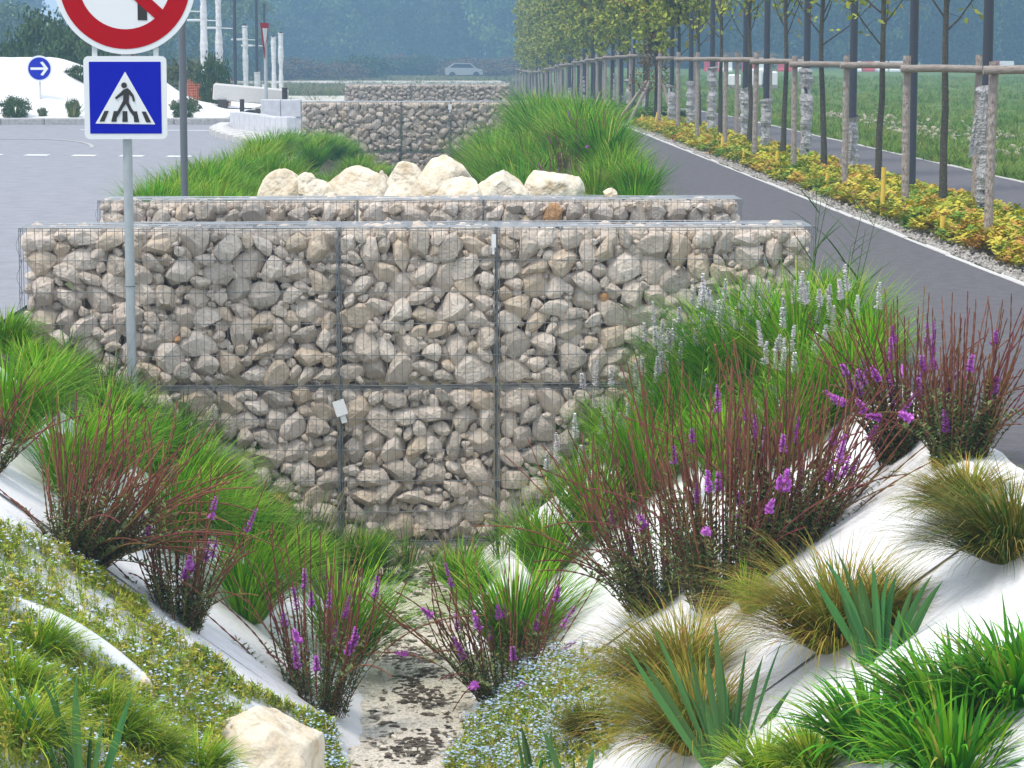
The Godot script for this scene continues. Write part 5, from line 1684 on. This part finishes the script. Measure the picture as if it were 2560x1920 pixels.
	grass("weeds inside the scour hole", -0.13, 16.08, 0.38, "weed", 0.25, 1.00)
	grass("straggling weeds under the middle basket", 0.22, 15.89, 0.43, "weed", 0.25, 1.00)
	grass("straggling weeds before the right joint", 0.60, 15.20, 0.50, "weed", 0.25, 1.00)
	grass("straggling weeds on the lower right basket", 0.86, 15.50, 0.48, "weed", 0.25, 1.00)
	grass("straggling weeds rising beside the sign pole", -1.90, 15.51, 0.42, "weed", 0.25, 1.00)
	grass("straggling weeds before the top right basket", 1.82, 16.09, 0.49, "weed", 0.25, 1.00)
	grass("lime grass tuft over the pale pipe", -1.53, 10.02, 0.25, "lime", 0.25, 1.00)
	grass("lime grass tuft at the pipe end", -1.31, 9.80, 0.23, "lime", 0.25, 1.00)
	white_spikes("white flower spikes beside the lower right basket", 1.08, 14.92, 0.54, 12)
	white_spikes("white flower spikes above the purple flowers", 1.85, 13.29, 0.46, 12)
	reed("slender reed with long leaves at the right end of the front weir", 2.36, 15.6, 1.05, 4)
	reed("second reed leaning over the footpath edge", 2.42, 15.0, 0.85, 3)

func build_banks() -> void:
	rng.seed = 811
	# grass on both banks between the second and third weir
	var protos: Array = []
	for k in 3:
		var t := grass("tall green grass clump on the left bank behind the boulders", -2.0, 27.0 + k, 0.55, ["green", "deep", "lime"][k], 0.05, 1.1)
		t.set_meta("group", "grass on the left bank behind the boulders")
		protos.append(t)
	for i in 92:
		var d := 24.5 + 26.5 * pow(rng.randf(), 0.9)
		var x := rng.randf_range(-2.65, -0.55)
		if i < 24:
			d = rng.randf_range(23.8, 33.0)
			x = rng.randf_range(-2.75, -1.75)
		elif d < 27.0: x = rng.randf_range(-2.65, -1.9)
		copy(protos[i % 3], P(x, gh(x, d) + 0.02, d), rng.randf() * 6.0, "tall green grass clump on the left bank behind the boulders", "grass on the left bank behind the boulders").scale = Vector3.ONE * rng.randf_range(0.75, 1.15)
	for i in 70:
		var d := 25.5 + 26.0 * pow(rng.randf(), 0.9)
		var x := rng.randf_range(0.75, 2.5)
		if d < 30.0: x = rng.randf_range(1.3, 2.5)
		var s := rng.randf_range(0.75, 1.2) * (1.85 if d > 34.0 and x > 1.0 else 1.1)
		copy(protos[i % 3], P(x, gh(x, d) + 0.02, d), rng.randf() * 6.0, "tall green grass clump on the right bank behind the boulders", "grass on the right bank behind the boulders").scale = Vector3.ONE * s
	var no := 0
	for q in [[-2.5, 24.2], [-2.3, 23.6], [-2.15, 22.9], [-1.85, 23.0], [-1.5, 22.3]]:
		no += 1
		copy(protos[1], P(q[0], maxf(gh(q[0], q[1]), -0.05), q[1]), rng.randf() * 6.0, "green grass clump at the left end of the boulders, %s from the left" % ordinal(no - 1), "grass among the leftmost boulders").scale = Vector3.ONE * 0.95
	no = 0
	for q in [[1.2, 22.0], [1.5, 22.6], [1.75, 22.9], [1.95, 22.2], [2.05, 23.2], [2.25, 22.6]]:
		no += 1
		copy(protos[0], P(q[0], maxf(gh(q[0], q[1]), 0.0), q[1]), rng.randf() * 6.0, "bright grass clump at the right end of the boulders, %s from the left" % ordinal(no - 1), "grass among the rightmost boulders").scale = Vector3.ONE * 0.9
	loosestrife("seeded loosestrife on the far right bank beside the footpath", 1.9, 34.0, 0.95, 70, 12, 0.35, 0.0)
	loosestrife("second seeded loosestrife on the far right bank", 2.25, 35.5, 0.9, 60, 8, 0.35, 0.05)
	loosestrife("third seeded loosestrife, lowest on the far right bank", 1.6, 31.5, 0.8, 45, 10, 0.35, -0.05)
	loosestrife("thin brown stems among the leftmost boulders", -1.85, 22.4, 0.62, 22, 0, 0.35, 0.0)
	for q in [[1.2, 29.0, "left"], [1.75, 28.0, "middle"], [2.2, 29.5, "right"]]:
		var t := grass("yellowed grass clump below the far loosestrife, %s of three" % q[2], q[0], q[1], 0.55, "sedge", 0.0, 1.1)

func build_boulders() -> void:
	var b := [[-1.28, 22.60, 0.200, 0.30, 0.377, "long white boulder at the left end of the heap"], [-1.06, 22.30, 0.087, 0.12, 0.562, "small tan boulder on the left of the heap"], [-0.94, 21.90, 0.146, 0.25, 0.373, "low tan boulder under the small one"], [-0.64, 22.20, 0.290, 0.32, 0.393, "large flat boulder with tan underside"], [-0.22, 23.20, 0.182, 0.30, 0.409, "sloping boulder behind the middle of the heap"], [-0.25, 21.50, 0.197, 0.28, 0.379, "pointed white boulder in the middle front"], [0.13, 22.20, 0.247, 0.42, 0.356, "tallest rounded boulder in the heap"], [0.25, 21.40, 0.191, 0.28, 0.410, "white boulder at the foot of the tallest one"], [0.61, 22.40, 0.214, 0.32, 0.381, "blocky white boulder right of the tallest"], [1.09, 23.00, 0.246, 0.28, 0.427, "flat boulder at the right end of the heap"], [-0.80, 21.10, 0.107, 0.15, 0.423, "stone peeping over the second weir"], [-0.44, 23.60, 0.105, 0.30, 0.319, "half hidden boulder at the back left of the heap"], [0.46, 21.60, 0.116, 0.20, 0.433, "low boulder between the white ones"]]
	var i := 0
	for q in b:
		boulder(q[5], q[0], q[4], q[1], q[2] * 1.16, q[3] * 1.16, q[2] * 0.95, i)
		i += 1
	var fb: Vector3 = P(-0.72, gh(-0.72, 10.75) + 0.0, 10.75)
	boulder("large cream boulder in the left foreground", -0.72, fb.y, 10.75, 0.30, 0.29, 0.26, 30)
	boulder("small tan boulder left of the foreground boulder", -1.22, gh(-1.22, 10.4) + 0.03, 10.4, 0.085, 0.09, 0.08, 31)
	boulder("loose stone resting on the second weir", 1.42, 0.61, 20.5, 0.06, 0.05, 0.05, 32)
	# pale pipe lying in the flower mat
	var t := thing("plastic_pipe", "pale plastic pipe lying in the lower left flower mat", "pipe", P(-1.46, gh(-1.46, 10.4) + 0.06, 10.4))
	var mb := MB.new()
	var pp := PackedVector3Array()
	var rr := PackedFloat32Array()
	for k in 14:
		var f := k / 13.0
		pp.push_back(Vector3(-0.42 + 0.66 * f, 0.17 - 0.02 * f - 0.34 * f * f, 0.1 - 0.12 * f))
		rr.push_back(0.07)
	mb.tube(pp, rr, 20, Color.WHITE)
	part("barrel", mb.mesh(), M.white_plastic, t)

func _ready() -> void:
	rng.seed = 20
	noise.seed = 4
	noise.frequency = 0.02
	noise.fractal_octaves = 3
	# camera
	var cam := Camera3D.new()
	cam.name = "camera"
	cam.fov = rad_to_deg(2.0 * atan(829.5 / 5600.0))
	cam.near = 0.5; cam.far = 2000.0
	add_child(cam)
	cam.position = Vector3(0, 1.75, 0)
	cam.rotation = Vector3(-atan(724.5 / 5600.0), -atan(176.0 / 5600.0), 0)
	cam.current = true
	# bright overcast sky, a veiled high sun
	var env := Environment.new()
	env.background_mode = Environment.BG_SKY
	var sm_ := ProceduralSkyMaterial.new()
	sm_.sky_top_color = Color(0.80, 0.84, 0.90)
	sm_.sky_horizon_color = Color(0.90, 0.92, 0.95)
	sm_.sky_curve = 0.2
	sm_.ground_bottom_color = Color(0.35, 0.36, 0.33)
	sm_.ground_horizon_color = Color(0.62, 0.64, 0.64)
	sm_.sun_angle_max = 1.0
	var sky := Sky.new()
	sky.sky_material = sm_
	env.sky = sky
	env.background_energy_multiplier = 1.0
	env.tonemap_mode = Environment.TONE_MAPPER_LINEAR
	env.tonemap_exposure = 1.9
	env.fog_enabled = true
	env.fog_density = 0.0019
	env.fog_light_color = Color(0.65, 0.82, 0.95)
	env.sdfgi_enabled = true; env.ssao_enabled = true; env.ssil_enabled = true
	var we := WorldEnvironment.new()
	we.name = "sky_environment"
	we.environment = env
	add_child(we)
	var sun := DirectionalLight3D.new()
	sun.name = "sun"
	sun.light_energy = 0.5
	sun.light_angular_distance = 14.0
	sun.light_color = Color(1.0, 0.965, 0.91)
	sun.shadow_enabled = true
	add_child(sun)
	sun.look_at_from_position(Vector3(-5.0, 12.0, 3.5), Vector3.ZERO)
	make_materials()
	build_setting()
	print("setting ", Time.get_ticks_msec())
	build_gabions()
	print("gabions ", Time.get_ticks_msec())
	litter()
	build_signs()
	build_row()
	print("row ", Time.get_ticks_msec())
	build_far_left()
	build_far_right()
	build_background()
	print("background ", Time.get_ticks_msec())
	build_strip()
	build_boulders()
	build_plants()
	build_banks()
	print("plants ", Time.get_ticks_msec())
